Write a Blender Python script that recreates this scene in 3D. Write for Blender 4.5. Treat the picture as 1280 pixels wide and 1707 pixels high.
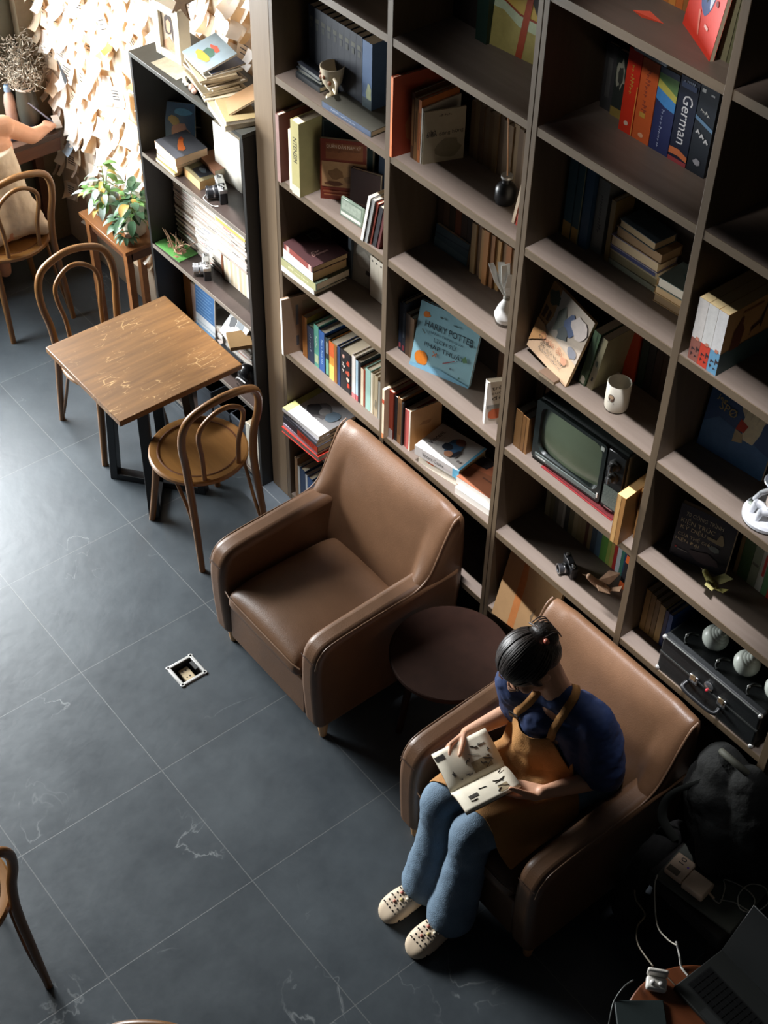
import bpy, bmesh, math, random
from mathutils import Vector, Matrix, Euler
from mathutils.bvhtree import BVHTree
random.seed(7)
PI = math.pi
SC = bpy.context.scene
COL = SC.collection
for _o in list(bpy.data.objects):
    bpy.data.objects.remove(_o)

# ------------------------------------------------------------------ camera
FPX = 2434.3
CAM = Vector((3.86497595, -2.66211060, 4.67264143))
PIT, YAW, ROL = 0.792563929, -0.877768983, 0.0247800341
_f = Vector((math.sin(YAW)*math.cos(PIT), math.cos(YAW)*math.cos(PIT), -math.sin(PIT)))
_r = Vector((math.cos(YAW), -math.sin(YAW), 0))
_u = _r.cross(_f)
CR = math.cos(ROL)*_r + math.sin(ROL)*_u
CU = -math.sin(ROL)*_r + math.cos(ROL)*_u
CF = _f
cd = bpy.data.cameras.new('camera')
cam = bpy.data.objects.new('camera', cd)
COL.objects.link(cam)
_R = Matrix((CR, CU, -CF)).transposed()
cam.matrix_world = Matrix.Translation(CAM) @ _R.to_4x4()
cd.sensor_fit = 'HORIZONTAL'
cd.sensor_width = 36.0
cd.lens = FPX/1280*36.0
cd.clip_start = 0.1
cd.clip_end = 60
SC.camera = cam

def at(u, v, axis, val):
    """point of the place that lies on the plane axis=val and is seen at picture point u, v of the photograph"""
    d = CF + CR*((u-640)/FPX) - CU*((v-853.5)/FPX)
    t = (val-CAM[axis])/d[axis]
    return CAM + d*t

# ------------------------------------------------------------------ light and exposure
SC.view_settings.view_transform = 'Standard'
SC.view_settings.look = 'None'
SC.view_settings.gamma = 1
SC.view_settings.use_curve_mapping = False
SC.view_settings.exposure = 0.06
W = bpy.data.worlds.new('world')
SC.world = W
W.use_nodes = True
W.node_tree.nodes['Background'].inputs[0].default_value = (0.6, 0.8, 1.0, 1)
W.node_tree.nodes['Background'].inputs[1].default_value = 0.012

def area(name, loc, target, sx, sy, power, col, spread=PI):
    l = bpy.data.lights.new(name, 'AREA')
    l.shape = 'RECTANGLE'; l.size = sx; l.size_y = sy
    l.energy = power; l.color = col; l.spread = spread
    o = bpy.data.objects.new(name, l)
    COL.objects.link(o)
    o.location = loc
    o.rotation_euler = (Vector(target)-Vector(loc)).to_track_quat('-Z', 'Y').to_euler()
    return o
# daylight through the big window in the left wall
area('window_daylight', (-2.63, -1.40, 1.78), (0.6, -0.95, 0.72), 2.4, 1.55, 330, (0.92, 0.97, 1.0))
area('window_daylight', (-4.8, -2.0, 2.9), (1.2, -0.7, 0.6), 1.6, 1.3, 300, (1.0, 0.97, 0.93))  # second, farther source through the opening, added to brighten the reading woman
# daylight falling steeply from the glazing high above the shelves
area('high_daylight', (0.85, -0.43, 4.3), (0.85, 0.0, 1.0), 3.0, 0.06, 10.5, (0.95, 0.95, 1.0), math.radians(13))
# two added fill spots, standing in for daylight on the upper shelves
def spot(name, loc, target, power, ang, blend, col):
    l = bpy.data.lights.new(name, 'SPOT'); l.energy = power; l.spot_size = math.radians(ang); l.spot_blend = blend; l.color = col; l.shadow_soft_size = .06
    o = bpy.data.objects.new(name, l); COL.objects.link(o); o.location = loc
    o.rotation_euler = (Vector(target)-Vector(loc)).to_track_quat('-Z', 'Y').to_euler()
spot('shelf_fill_spot', (1.05, -1.0, 3.75), (1.05, .15, 2.72), 20, 25, .8, (.9, .94, 1.0))
spot('shelf_fill_spot', (1.75, -1.0, 3.85), (1.68, .15, 2.86), 52, 29, .8, (1.0, .95, .93))

# ------------------------------------------------------------------ materials
def lin(c):
    out = []
    for v in c:
        v = v/255.0
        out.append(v/12.92 if v <= .04045 else ((v+.055)/1.055)**2.4)
    return (out[0], out[1], out[2], 1)
_MC = {}
def mat(rgb, rough=.6, var=.12, scale=9, bump=0.0, bscale=60, metal=0.0, stretch=None, spec=.4, name=None, rough_var=0, trans=0):
    key = (tuple(rgb), rough, var, scale, bump, bscale, metal, stretch, spec, rough_var, trans)
    if key in _MC: return _MC[key]
    m = bpy.data.materials.new(name or 'paint_%d_%d_%d' % tuple(rgb))
    m.use_nodes = True
    nt = m.node_tree; N = nt.nodes; L = nt.links
    b = N['Principled BSDF']
    c = lin(rgb)
    b.inputs['Roughness'].default_value = rough
    b.inputs['Metallic'].default_value = metal
    b.inputs['Specular IOR Level'].default_value = spec
    b.inputs['Base Color'].default_value = c
    tc = N.new('ShaderNodeTexCoord')
    src = tc.outputs['Object']
    if stretch:
        mp = N.new('ShaderNodeMapping'); mp.inputs['Scale'].default_value = stretch
        L.new(src, mp.inputs['Vector']); src = mp.outputs['Vector']
    if var:
        nz = N.new('ShaderNodeTexNoise'); nz.inputs['Scale'].default_value = scale
        nz.inputs['Detail'].default_value = 6; nz.inputs['Roughness'].default_value = .65
        L.new(src, nz.inputs['Vector'])
        rp = N.new('ShaderNodeValToRGB')
        rp.color_ramp.elements[0].position = .3; rp.color_ramp.elements[1].position = .7
        rp.color_ramp.elements[0].color = (c[0]*(1-var), c[1]*(1-var), c[2]*(1-var), 1)
        rp.color_ramp.elements[1].color = (min(1, c[0]*(1+var)), min(1, c[1]*(1+var)), min(1, c[2]*(1+var)), 1)
        L.new(nz.outputs['Fac'], rp.inputs['Fac']); L.new(rp.outputs['Color'], b.inputs['Base Color'])
        if rough_var:
            mr = N.new('ShaderNodeMapRange'); mr.inputs['To Min'].default_value = rough-rough_var; mr.inputs['To Max'].default_value = rough+rough_var
            L.new(nz.outputs['Fac'], mr.inputs['Value']); L.new(mr.outputs['Result'], b.inputs['Roughness'])
    if bump:
        n2 = N.new('ShaderNodeTexNoise'); n2.inputs['Scale'].default_value = bscale; n2.inputs['Detail'].default_value = 4
        L.new(src, n2.inputs['Vector'])
        bp = N.new('ShaderNodeBump'); bp.inputs['Strength'].default_value = bump; bp.inputs['Distance'].default_value = .01
        L.new(n2.outputs['Fac'], bp.inputs['Height']); L.new(bp.outputs['Normal'], b.inputs['Normal'])
    if trans:
        td = N.new('ShaderNodeBsdfTranslucent'); td.inputs['Color'].default_value = (c[0]*.95, c[1]*.62, c[2]*.32, 1)
        mx = N.new('ShaderNodeMixShader'); mx.inputs[0].default_value = trans
        L.new(b.outputs[0], mx.inputs[1]); L.new(td.outputs[0], mx.inputs[2])
        L.new(mx.outputs[0], N['Material Output'].inputs['Surface'])
    _MC[key] = m
    return m

def wood(rgb, rough=.45, axis=0, contrast=.35, scale=1.0, name='wood', scratch=0.0):
    key = ('wood', tuple(rgb), rough, axis, contrast, scale, scratch)
    if key in _MC: return _MC[key]
    m = bpy.data.materials.new(name); m.use_nodes = True
    nt = m.node_tree; N = nt.nodes; L = nt.links; b = N['Principled BSDF']
    c = lin(rgb)
    tc = N.new('ShaderNodeTexCoord'); mp = N.new('ShaderNodeMapping')
    s = [26*scale]*3; s[axis] = 2.2*scale
    mp.inputs['Scale'].default_value = s
    L.new(tc.outputs['Object'], mp.inputs['Vector'])
    nz = N.new('ShaderNodeTexNoise'); nz.inputs['Scale'].default_value = 1.6; nz.inputs['Detail'].default_value = 8; nz.inputs['Roughness'].default_value = .6
    nz.inputs['Distortion'].default_value = .6
    L.new(mp.outputs['Vector'], nz.inputs['Vector'])
    rp = N.new('ShaderNodeValToRGB')
    rp.color_ramp.elements[0].position = .25; rp.color_ramp.elements[1].position = .78
    k = 1-contrast
    rp.color_ramp.elements[0].color = (c[0]*k, c[1]*k*.97, c[2]*k*.92, 1)
    rp.color_ramp.elements[1].color = (min(1, c[0]*(1+contrast*.8)), min(1, c[1]*(1+contrast*.8)), min(1, c[2]*(1+contrast*.7)), 1)
    L.new(nz.outputs['Fac'], rp.inputs['Fac'])
    col = rp.outputs['Color']
    if scratch:
        n3 = N.new('ShaderNodeTexNoise'); n3.inputs['Scale'].default_value = 9; n3.inputs['Detail'].default_value = 10; n3.inputs['Roughness'].default_value = .75
        L.new(tc.outputs['Object'], n3.inputs['Vector'])
        n4 = N.new('ShaderNodeTexVoronoi'); n4.feature = 'DISTANCE_TO_EDGE'; n4.inputs['Scale'].default_value = 26; n4.inputs['Randomness'].default_value = 1
        mp2 = N.new('ShaderNodeMapping'); mp2.inputs['Rotation'].default_value = (0, 0, .6); mp2.inputs['Scale'].default_value = (1.6, .5, 1)
        L.new(tc.outputs['Object'], mp2.inputs['Vector']); L.new(mp2.outputs['Vector'], n4.inputs['Vector'])
        r3 = N.new('ShaderNodeValToRGB'); r3.color_ramp.elements[0].position = .54; r3.color_ramp.elements[1].position = .64
        L.new(n3.outputs['Fac'], r3.inputs['Fac'])
        r4 = N.new('ShaderNodeValToRGB'); r4.color_ramp.elements[0].position = .0; r4.color_ramp.elements[1].position = .05
        r4.color_ramp.elements[0].color = (1, 1, 1, 1); r4.color_ramp.elements[1].color = (0, 0, 0, 1)
        L.new(n4.outputs['Distance'], r4.inputs['Fac'])
        mu = N.new('ShaderNodeMath'); mu.operation = 'MULTIPLY'
        L.new(r3.outputs['Color'], mu.inputs[0]); L.new(r4.outputs['Color'], mu.inputs[1])
        m2 = N.new('ShaderNodeMath'); m2.operation = 'MULTIPLY'; m2.inputs[1].default_value = scratch
        L.new(mu.outputs[0], m2.inputs[0])
        mx = N.new('ShaderNodeMix'); mx.data_type = 'RGBA'
        L.new(m2.outputs[0], mx.inputs[0]); L.new(col, mx.inputs[6]); mx.inputs[7].default_value = lin((226, 186, 130))
        col = mx.outputs[2]
    L.new(col, b.inputs['Base Color'])
    b.inputs['Roughness'].default_value = rough
    bp = N.new('ShaderNodeBump'); bp.inputs['Strength'].default_value = .08; bp.inputs['Distance'].default_value = .003
    L.new(nz.outputs['Fac'], bp.inputs['Height']); L.new(bp.outputs['Normal'], b.inputs['Normal'])
    _MC[key] = m
    return m

# ------------------------------------------------------------------ object helpers
def tag(o, label=None, cat=None, group=None, kind=None):
    if label: o['label'] = label
    if cat: o['category'] = cat
    if group: o['group'] = group
    if kind: o['kind'] = kind
    return o
def thing(name, label, cat, loc=(0, 0, 0), rot=(0, 0, 0), group=None):
    o = bpy.data.objects.new(name, None)
    o.empty_display_size = .05
    COL.objects.link(o)
    o.location = loc; o.rotation_euler = rot
    return tag(o, label, cat, group)
def smoothen(me, ang=35):
    me.polygons.foreach_set('use_smooth', [True]*len(me.polygons))
    me.set_sharp_from_angle(angle=math.radians(ang))

class MB:
    def __init__(s): s.b = bmesh.new()
    def _v(s, pts): return [s.b.verts.new(p) for p in pts]
    def face(s, vs):
        try: return s.b.faces.new(vs)
        except ValueError: return None
    def poly(s, pts):
        s.face(s._v(pts)); return s
    def box(s, x0, y0, z0, x1, y1, z1, M=None):
        p = [Vector((x, y, z)) for z in (z0, z1) for y in (y0, y1) for x in (x0, x1)]
        if M: p = [M @ q for q in p]
        v = s._v(p)
        for f in ((0, 2, 3, 1), (4, 5, 7, 6), (0, 1, 5, 4), (2, 6, 7, 3), (0, 4, 6, 2), (1, 3, 7, 5)):
            s.face([v[i] for i in f])
        return s
    def prism(s, pts, axis, a, b_, M=None):
        """polygon pts in the two other axes, extruded along axis"""
        def mk(p, t):
            q = [0, 0, 0]; oth = [i for i in range(3) if i != axis]
            q[oth[0]], q[oth[1]] = p; q[axis] = t
            q = Vector(q)
            return M @ q if M else q
        A = s._v([mk(p, a) for p in pts]); B = s._v([mk(p, b_) for p in pts])
        s.face(A); s.face(B[::-1])
        n = len(pts)
        for i in range(n): s.face([A[i], B[i], B[(i+1) % n], A[(i+1) % n]])
        return s
    def rings(s, rings, caps=True, closed=False):
        R = [s._v(r) for r in rings]
        n = len(R[0])
        for k in range(len(R)-1 + (1 if closed else 0)):
            A = R[k]; B = R[(k+1) % len(R)]
            for i in range(n): s.face([A[i], A[(i+1) % n], B[(i+1) % n], B[i]])
        if caps and not closed:
            s.face(R[0][::-1]); s.face(R[-1])
        return s
    def tube(s, pts, r, seg=10, closed=False, flat=None):
        pts = [Vector(p) for p in pts]; n = len(pts)
        rs = r if isinstance(r, (list, tuple)) else [r]*n
        T = []
        for i in range(n):
            a = pts[i-1] if (i or closed) else pts[i]; c = pts[(i+1) % n] if (i < n-1 or closed) else pts[i]
            T.append((c-a).normalized())
        up = Vector((0, 0, 1)) if abs(T[0].z) < .9 else Vector((1, 0, 0))
        nrm = (up - T[0]*up.dot(T[0])).normalized()
        rings = []
        for i in range(n):
            nrm = (nrm - T[i]*nrm.dot(T[i])).normalized()
            bi = T[i].cross(nrm)
            fx, fy = (flat or (1, 1))
            rings.append([pts[i] + (nrm*math.cos(2*PI*j/seg)*fx + bi*math.sin(2*PI*j/seg)*fy)*rs[i] for j in range(seg)])
        return s.rings(rings, closed=closed)
    def lathe(s, prof, c=(0, 0, 0), seg=24, M=None, caps=True):
        c = Vector(c); rings = []
        for r, z in prof:
            ring = [c + Vector((r*math.cos(2*PI*j/seg), r*math.sin(2*PI*j/seg), z)) for j in range(seg)]
            if M: ring = [M @ p for p in ring]
            rings.append(ring)
        return s.rings(rings, caps=caps)
    def ball(s, c, r, seg=14, M=None):
        c = Vector(c); r = Vector(r) if not isinstance(r, (int, float)) else Vector((r, r, r))
        rings = []
        n = max(6, seg//2)
        for k in range(1, n):
            a = -PI/2 + PI*k/n
            ring = [Vector((r.x*math.cos(a)*math.cos(2*PI*j/seg), r.y*math.cos(a)*math.sin(2*PI*j/seg), r.z*math.sin(a))) for j in range(seg)]
            if M: ring = [M @ p for p in ring]
            rings.append([c+p for p in ring])
        bot = Vector((0, 0, -r.z)); top = Vector((0, 0, r.z))
        if M: bot = M @ bot; top = M @ top
        R = [s._v(q) for q in rings]
        vb = s.b.verts.new(c+bot); vt = s.b.verts.new(c+top)
        for k in range(len(R)-1):
            for i in range(seg): s.face([R[k][i], R[k][(i+1) % seg], R[k+1][(i+1) % seg], R[k+1][i]])
        for i in range(seg):
            s.face([vb, R[0][(i+1) % seg], R[0][i]]); s.face([vt, R[-1][i], R[-1][(i+1) % seg]])
        return s
    def cap(s, a, b_, ra, rb, seg=14):
        """tapered limb with round ends"""
        a = Vector(a); b_ = Vector(b_)
        s.ball(a, ra, seg); s.ball(b_, rb, seg)
        if (b_-a).length > 1e-5: s.tube([a, b_], [ra, rb], seg)
        return s
    def chain(s, pts, rs, seg=14):
        for i in range(len(pts)-1): s.cap(pts[i], pts[i+1], rs[i], rs[i+1], seg)
        return s
    def grid(s, P, thick=None):
        """P[i][j] points"""
        V = [s._v(r) for r in P]
        for i in range(len(P)-1):
            for j in range(len(P[0])-1): s.face([V[i][j], V[i][j+1], V[i+1][j+1], V[i+1][j]])
        return s
    def build(s, name, m, parent=None, smooth=None, bevel=None, bseg=3, sub=0, solid=0, fix=True):
        if fix: bmesh.ops.recalc_face_normals(s.b, faces=s.b.faces)
        me = bpy.data.meshes.new(name); s.b.to_mesh(me); s.b.free()
        if smooth: smoothen(me, smooth)
        o = bpy.data.objects.new(name, me); COL.objects.link(o)
        if m: me.materials.append(m)
        if parent: o.parent = parent
        if solid:
            md = o.modifiers.new('solid', 'SOLIDIFY'); md.thickness = solid; md.offset = 0
        if bevel:
            md = o.modifiers.new('bevel', 'BEVEL'); md.width = bevel; md.segments = bseg; md.limit_method = 'ANGLE'; md.angle_limit = math.radians(40)
            if smooth is None: smoothen(me, 35)
        if sub:
            md = o.modifiers.new('sub', 'SUBSURF'); md.levels = sub; md.render_levels = sub
        return o
def spline(pts, n=8, closed=False):
    pts = [Vector(p) for p in pts]; out = []; N = len(pts)
    rng = N if closed else N-1
    for i in range(rng):
        if closed: p0, p1, p2, p3 = pts[i-1], pts[i], pts[(i+1) % N], pts[(i+2) % N]
        else: p0, p1, p2, p3 = pts[max(i-1, 0)], pts[i], pts[i+1], pts[min(i+2, N-1)]
        for k in range(n):
            t = k/n
            out.append(.5*((2*p1)+(p2-p0)*t+(2*p0-5*p1+4*p2-p3)*t*t+(3*p1-p0-3*p2+p3)*t**3))
    if not closed: out.append(pts[-1])
    return out
def bake(o):
    dg = bpy.context.evaluated_depsgraph_get(); dg.update()
    me = bpy.data.meshes.new_from_object(o.evaluated_get(dg))
    o.modifiers.clear()
    old = o.data; o.data = me; bpy.data.meshes.remove(old)
    return o
def remesh(mb, name, m, parent, voxel=.008, smooth=6, disp=0, dscale=.1):
    o = mb.build(name, m, parent, fix=False)
    r = o.modifiers.new('r', 'REMESH'); r.mode = 'VOXEL'; r.voxel_size = voxel; r.use_smooth_shade = True
    if smooth:
        sm = o.modifiers.new('s', 'SMOOTH'); sm.factor = .5; sm.iterations = smooth
    if disp:
        tx = bpy.data.textures.new(name, 'CLOUDS'); tx.noise_scale = dscale; tx.noise_depth = 3
        d = o.modifiers.new('d', 'DISPLACE'); d.texture = tx; d.strength = disp; d.mid_level = .5; d.texture_coords = 'LOCAL'
    bake(o)
    o.data.polygons.foreach_set('use_smooth', [True]*len(o.data.polygons))
    return o
_TXT = {}
def text_mesh(s):
    if s in _TXT: return _TXT[s]
    c = bpy.data.curves.new('t', 'FONT'); c.body = s; c.align_x = 'CENTER'; c.align_y = 'CENTER'; c.resolution_u = 2; c.space_line = .85
    o = bpy.data.objects.new('t', c); COL.objects.link(o)
    dg = bpy.context.evaluated_depsgraph_get(); dg.update()
    me = bpy.data.meshes.new_from_object(o.evaluated_get(dg))
    bpy.data.objects.remove(o)
    xs = [v.co.x for v in me.vertices]; ys = [v.co.y for v in me.vertices]
    cx, cy = (min(xs)+max(xs))/2, (min(ys)+max(ys))/2
    for v in me.vertices: v.co.x -= cx; v.co.y -= cy
    _TXT[s] = (me, max(xs)-min(xs), max(ys)-min(ys))
    return _TXT[s]
def put_text(s, parent, M, w, h, m, name='title'):
    me, tw, th = text_mesh(s)
    me = me.copy()
    me.transform(M @ Matrix.Diagonal((w/tw, h/th, 1, 1)))
    me.materials.clear(); me.materials.append(m)
    o = bpy.data.objects.new(name, me); COL.objects.link(o); o.parent = parent
    return o
def frame(o, u, v):
    u = Vector(u).normalized(); v = Vector(v).normalized(); n = u.cross(v)
    M = Matrix((u, v, n)).transposed().to_4x4(); M.translation = Vector(o)
    return M
# ================================================================== setting
def floor_mat():
    m = bpy.data.materials.new('slate_tile'); m.use_nodes = True
    nt = m.node_tree; N = nt.nodes; L = nt.links; b = N['Principled BSDF']
    tc = N.new('ShaderNodeTexCoord'); mp = N.new('ShaderNodeMapping')
    mp.inputs['Location'].default_value = (.917+.6*10, .6558+.6*20, 0)
    L.new(tc.outputs['Object'], mp.inputs['Vector'])
    br = N.new('ShaderNodeTexBrick'); br.offset = 0; br.squash = 1
    br.inputs['Scale'].default_value = 1; br.inputs['Brick Width'].default_value = .6; br.inputs['Row Height'].default_value = .6
    br.inputs['Mortar Size'].default_value = .0018; br.inputs['Mortar Smooth'].default_value = .1
    br.inputs['Color1'].default_value = (.88, .88, .88, 1); br.inputs['Color2'].default_value = (1.06, 1.06, 1.06, 1); br.inputs['Mortar'].default_value = (1, 1, 1, 1)
    L.new(mp.outputs['Vector'], br.inputs['Vector'])
    n1 = N.new('ShaderNodeTexNoise'); n1.inputs['Scale'].default_value = 3.2; n1.inputs['Detail'].default_value = 10; n1.inputs['Roughness'].default_value = .68
    L.new(tc.outputs['Object'], n1.inputs['Vector'])
    rp = N.new('ShaderNodeValToRGB'); rp.color_ramp.elements[0].position = .3; rp.color_ramp.elements[1].position = .72
    rp.color_ramp.elements[0].color = lin((62, 68, 73)); rp.color_ramp.elements[1].color = lin((78, 85, 90))
    L.new(n1.outputs['Fac'], rp.inputs['Fac'])
    n2 = N.new('ShaderNodeTexNoise'); n2.inputs['Scale'].default_value = 1.7; n2.inputs['Detail'].default_value = 6; n2.inputs['Distortion'].default_value = 1.4
    L.new(tc.outputs['Object'], n2.inputs['Vector'])
    v = N.new('ShaderNodeValToRGB'); e = v.color_ramp.elements
    e[0].position = .495; e[0].color = (0, 0, 0, 1); e[1].position = .5; e[1].color = (1, 1, 1, 1)
    e2 = v.color_ramp.elements.new(.505); e2.color = (0, 0, 0, 1)
    L.new(n2.outputs['Fac'], v.inputs['Fac'])
    n3 = N.new('ShaderNodeTexNoise'); n3.inputs['Scale'].default_value = 2.6; L.new(mp.outputs['Vector'], n3.inputs['Vector'])
    v3 = N.new('ShaderNodeValToRGB'); v3.color_ramp.elements[0].position = .55; v3.color_ramp.elements[1].position = .7
    L.new(n3.outputs['Fac'], v3.inputs['Fac'])
    mu = N.new('ShaderNodeMath'); mu.operation = 'MULTIPLY'; L.new(v.outputs['Color'], mu.inputs[0]); L.new(v3.outputs['Color'], mu.inputs[1])
    m5 = N.new('ShaderNodeMath'); m5.operation = 'MULTIPLY'; m5.inputs[1].default_value = .35; L.new(mu.outputs[0], m5.inputs[0])
    mx = N.new('ShaderNodeMix'); mx.data_type = 'RGBA'; mx.blend_type = 'MULTIPLY'; mx.inputs[0].default_value = 1
    L.new(rp.outputs['Color'], mx.inputs[6]); L.new(br.outputs['Color'], mx.inputs[7])
    m6 = N.new('ShaderNodeMix'); m6.data_type = 'RGBA'; L.new(m5.outputs[0], m6.inputs[0]); L.new(mx.outputs[2], m6.inputs[6]); m6.inputs[7].default_value = lin((190, 195, 195))
    m7 = N.new('ShaderNodeMix'); m7.data_type = 'RGBA'; L.new(br.outputs['Fac'], m7.inputs[0]); L.new(m6.outputs[2], m7.inputs[6]); m7.inputs[7].default_value = lin((98, 101, 102))
    L.new(m7.outputs[2], b.inputs['Base Color'])
    mr = N.new('ShaderNodeMapRange'); mr.inputs['To Min'].default_value = .27; mr.inputs['To Max'].default_value = .46
    L.new(n1.outputs['Fac'], mr.inputs['Value']); L.new(mr.outputs['Result'], b.inputs['Roughness'])
    bp = N.new('ShaderNodeBump'); bp.inputs['Strength'].default_value = .25; bp.inputs['Distance'].default_value = .004
    n4 = N.new('ShaderNodeTexNoise'); n4.inputs['Scale'].default_value = 14; n4.inputs['Detail'].default_value = 8; L.new(tc.outputs['Object'], n4.inputs['Vector'])
    sb = N.new('ShaderNodeMath'); sb.operation = 'SUBTRACT'; L.new(n4.outputs['Fac'], sb.inputs[0]); L.new(br.outputs['Fac'], sb.inputs[1])
    L.new(sb.outputs[0], bp.inputs['Height']); L.new(bp.outputs['Normal'], b.inputs['Normal'])
    return m
# the floor has a square pit under the socket
OX0, OX1, OY0, OY1 = .490, .584, -.962, -.868
fb = MB()
xs = [-4.5, OX0, OX1, 4.5]; ys = [-5.0, OY0, OY1, .6]
for i in range(3):
    for j in range(3):
        if i == 1 and j == 1: continue
        fb.poly([(xs[i], ys[j], 0), (xs[i+1], ys[j], 0), (xs[i+1], ys[j+1], 0), (xs[i], ys[j+1], 0)])
bmesh.ops.remove_doubles(fb.b, verts=fb.b.verts, dist=1e-5)
o = fb.build('floor', floor_mat()); tag(o, kind='structure')
WL = -2.46
cream = mat((188, 170, 148), .85, .12, 5)
o = MB().box(WL-.12, .265, 0, 4.2, .4, 4.3).build('wall_back', cream); tag(o, kind='structure')
olive = mat((92, 92, 80), .8, .15, 4)
lw = MB(); WY0, WY1, WZ0, WZ1 = -2.72, -.09, .88, 2.72
lw.box(WL-.12, WY1, 0, WL, .265, 4.3)
lw.box(WL-.12, -6.0, 0, WL, WY1, WZ0)
lw.box(WL-.12, -6.0, WZ1, WL, WY1, 4.3)
lw.box(WL-.12, -6.0, WZ0, WL, WY0, WZ1)
o = lw.build('wall_left', olive); tag(o, kind='structure')
dk = mat((40, 38, 36), .5, .1)
wf = MB()
for y0, y1, z0, z1 in ((WY0, WY0+.04, WZ0, WZ1), (WY1-.04, WY1, WZ0, WZ1), (WY0+.04, WY1-.04, WZ0, WZ0+.04), (WY0+.04, WY1-.04, WZ1-.04, WZ1), (-1.42, -1.39, WZ0+.04, WZ1-.04)):
    wf.box(WL-.09, y0, z0, WL-.03, y1, z1)
o = wf.build('window_1', dk); tag(o, kind='structure')
o = MB().box(WL+.002, .16, 0, WL+.06, .263, 3.4).build('trim_1', mat((112, 98, 76), .6, .2, 8)); tag(o, kind='structure')

# ================================================================== tall bookcase
ZF, ZE, ZD, ZC, ZB, ZA, ZM, ZN = .035, .445, .856, 1.268, 1.68, 2.094, 2.505, 2.907
BD = .25
board = wood((106, 90, 70), .5, 0, .16, 1.0, 'laminate_board')
ptop = wood((108, 96, 87), .5, 0, .14, 1.0, 'pale_shelf_top')
boardv = wood((98, 82, 63), .5, 2, .16, 1.0, 'laminate_upright')
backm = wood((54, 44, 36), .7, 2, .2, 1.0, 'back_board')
bc = thing('bookcase', 'tall brown laminate bookcase with four bays of shelves behind the armchairs', 'bookcase', (0, 0, 0))
UPS = [(-.022, 0.0), (.6175, .6445), (1.252, 1.272), (1.274, 1.294), (1.902, 1.929), (2.548, 2.578)]
for a, b_ in UPS:
    o = MB().box(a, 0, 0, b_, BD, 3.45).build('upright', boardv, bc, bevel=.0012, bseg=1)
BAYS = [(0.0, .6175), (.6445, 1.252), (1.294, 1.902), (1.929, 2.548)]
for a, b_ in BAYS:
    for z in (ZF, ZE, ZD, ZC, ZB, ZA, ZM, ZN, 3.317):
        o = MB().box(a, .0035, z-.028, b_, BD, z).build('shelf', ptop, bc)
        MB().box(a, .0015, z-.028, b_, .0034, z-.0008).build('edge_band', board, o)
    MB().box(a, .02, 0, b_, .035, ZF-.028).build('plinth', board, bc)
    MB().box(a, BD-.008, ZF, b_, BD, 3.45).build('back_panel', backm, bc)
o = MB().box(-.138, .0, 0, -.022, .018, 3.45).build('filler_panel', wood((128, 108, 84), .5, 2, .14, 1.0, 'filler_board'), bc, bevel=.002, bseg=1)

# ================================================================== low black bookcase
blk = mat((34, 33, 31), .45, .15, 12)
blks = mat((62, 52, 47), .38, .2, 10, .05, 40)
edge = mat((120, 112, 102), .45, .1)
BX0, BX1, BY0, BY1 = -.935, -.145, -.055, .225
sb = thing('bookcase', 'lower black bookcase packed with magazines against the papered wall', 'bookcase', (0, 0, 0))
for a, b_ in ((BX0, BX0+.018), (BX1-.018, BX1)):
    MB().box(a, BY0, 0, b_, BY1, 1.792).build('side_panel', blk, sb, bevel=.001, bseg=1)
MB().box(BX0, BY0-.002, 1.792, BX1, BY1, 1.81).build('top_panel', mat((58, 58, 52), .45, .25, 7), sb, bevel=.001, bseg=1)
SZ = (.04, .45, .90, 1.36)
for z in SZ:
    o = MB().box(BX0+.018, BY0+.003, z-.018, BX1-.018, BY1-.006, z).build('shelf', blks, sb)
    MB().box(BX0+.018, BY0, z-.018, BX1-.018, BY0+.003, z+.0008).build('edge_strip', edge, o)
MB().box(BX0+.018, BY1-.006, .04, BX1-.018, BY1, 1.792).build('back_panel', blk, sb)
MB().box(BX0+.018, BY0+.02, 0, BX1-.018, BY0+.035, .022).build('plinth', blk, sb)
# ================================================================== square table
tbw = wood((120, 84, 47), .42, 1, .40, .8, 'worn_table_wood', 1.0)
tdk = mat((30, 31, 33), .4, .1)
TX0, TX1, TY0, TY1, TZ = -.745, -.150, -.712, -.118, .75
tb = thing('table', 'square wooden table with scratched varnish between two bentwood chairs', 'table', ((TX0+TX1)/2, (TY0+TY1)/2, 0))
hx = (TX1-TX0)/2; hy = (TY1-TY0)/2
MB().box(-hx, -hy, .722, hx, hy, TZ).build('tabletop', tbw, tb, bevel=.003, bseg=2)
MB().box(-.2, -.2, .71, .2, .2, .722).build('mounting_plate', tdk, tb)
def bar(mb, p, q, w=.05, d=.03, s_=(1, 0, 0)):
    p = Vector(p); q = Vector(q); t = (q-p).normalized(); s_ = Vector(s_).normalized(); n = t.cross(s_)
    mb.rings([[c+s_*d+n*w/2, c-s_*d+n*w/2, c-s_*d-n*w/2, c+s_*d-n*w/2] for c in (p, q)])
for k in (-1, 1):                        # two steel trapezoids crossing on the diagonals
    mb = MB(); u = Vector((.165, .130*k, 0)); n_ = Vector((-u.y, u.x, 0))
    bar(mb, -u, -u*.80+Vector((0, 0, .71)), .036, .024, n_); bar(mb, u, u*.80+Vector((0, 0, .71)), .036, .024, n_)
    bar(mb, -u+Vector((0, 0, .018)), u+Vector((0, 0, .018)), .036, .0235, n_)
    mb.build('leg_frame', tdk, tb, bevel=.002, bseg=1)

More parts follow.
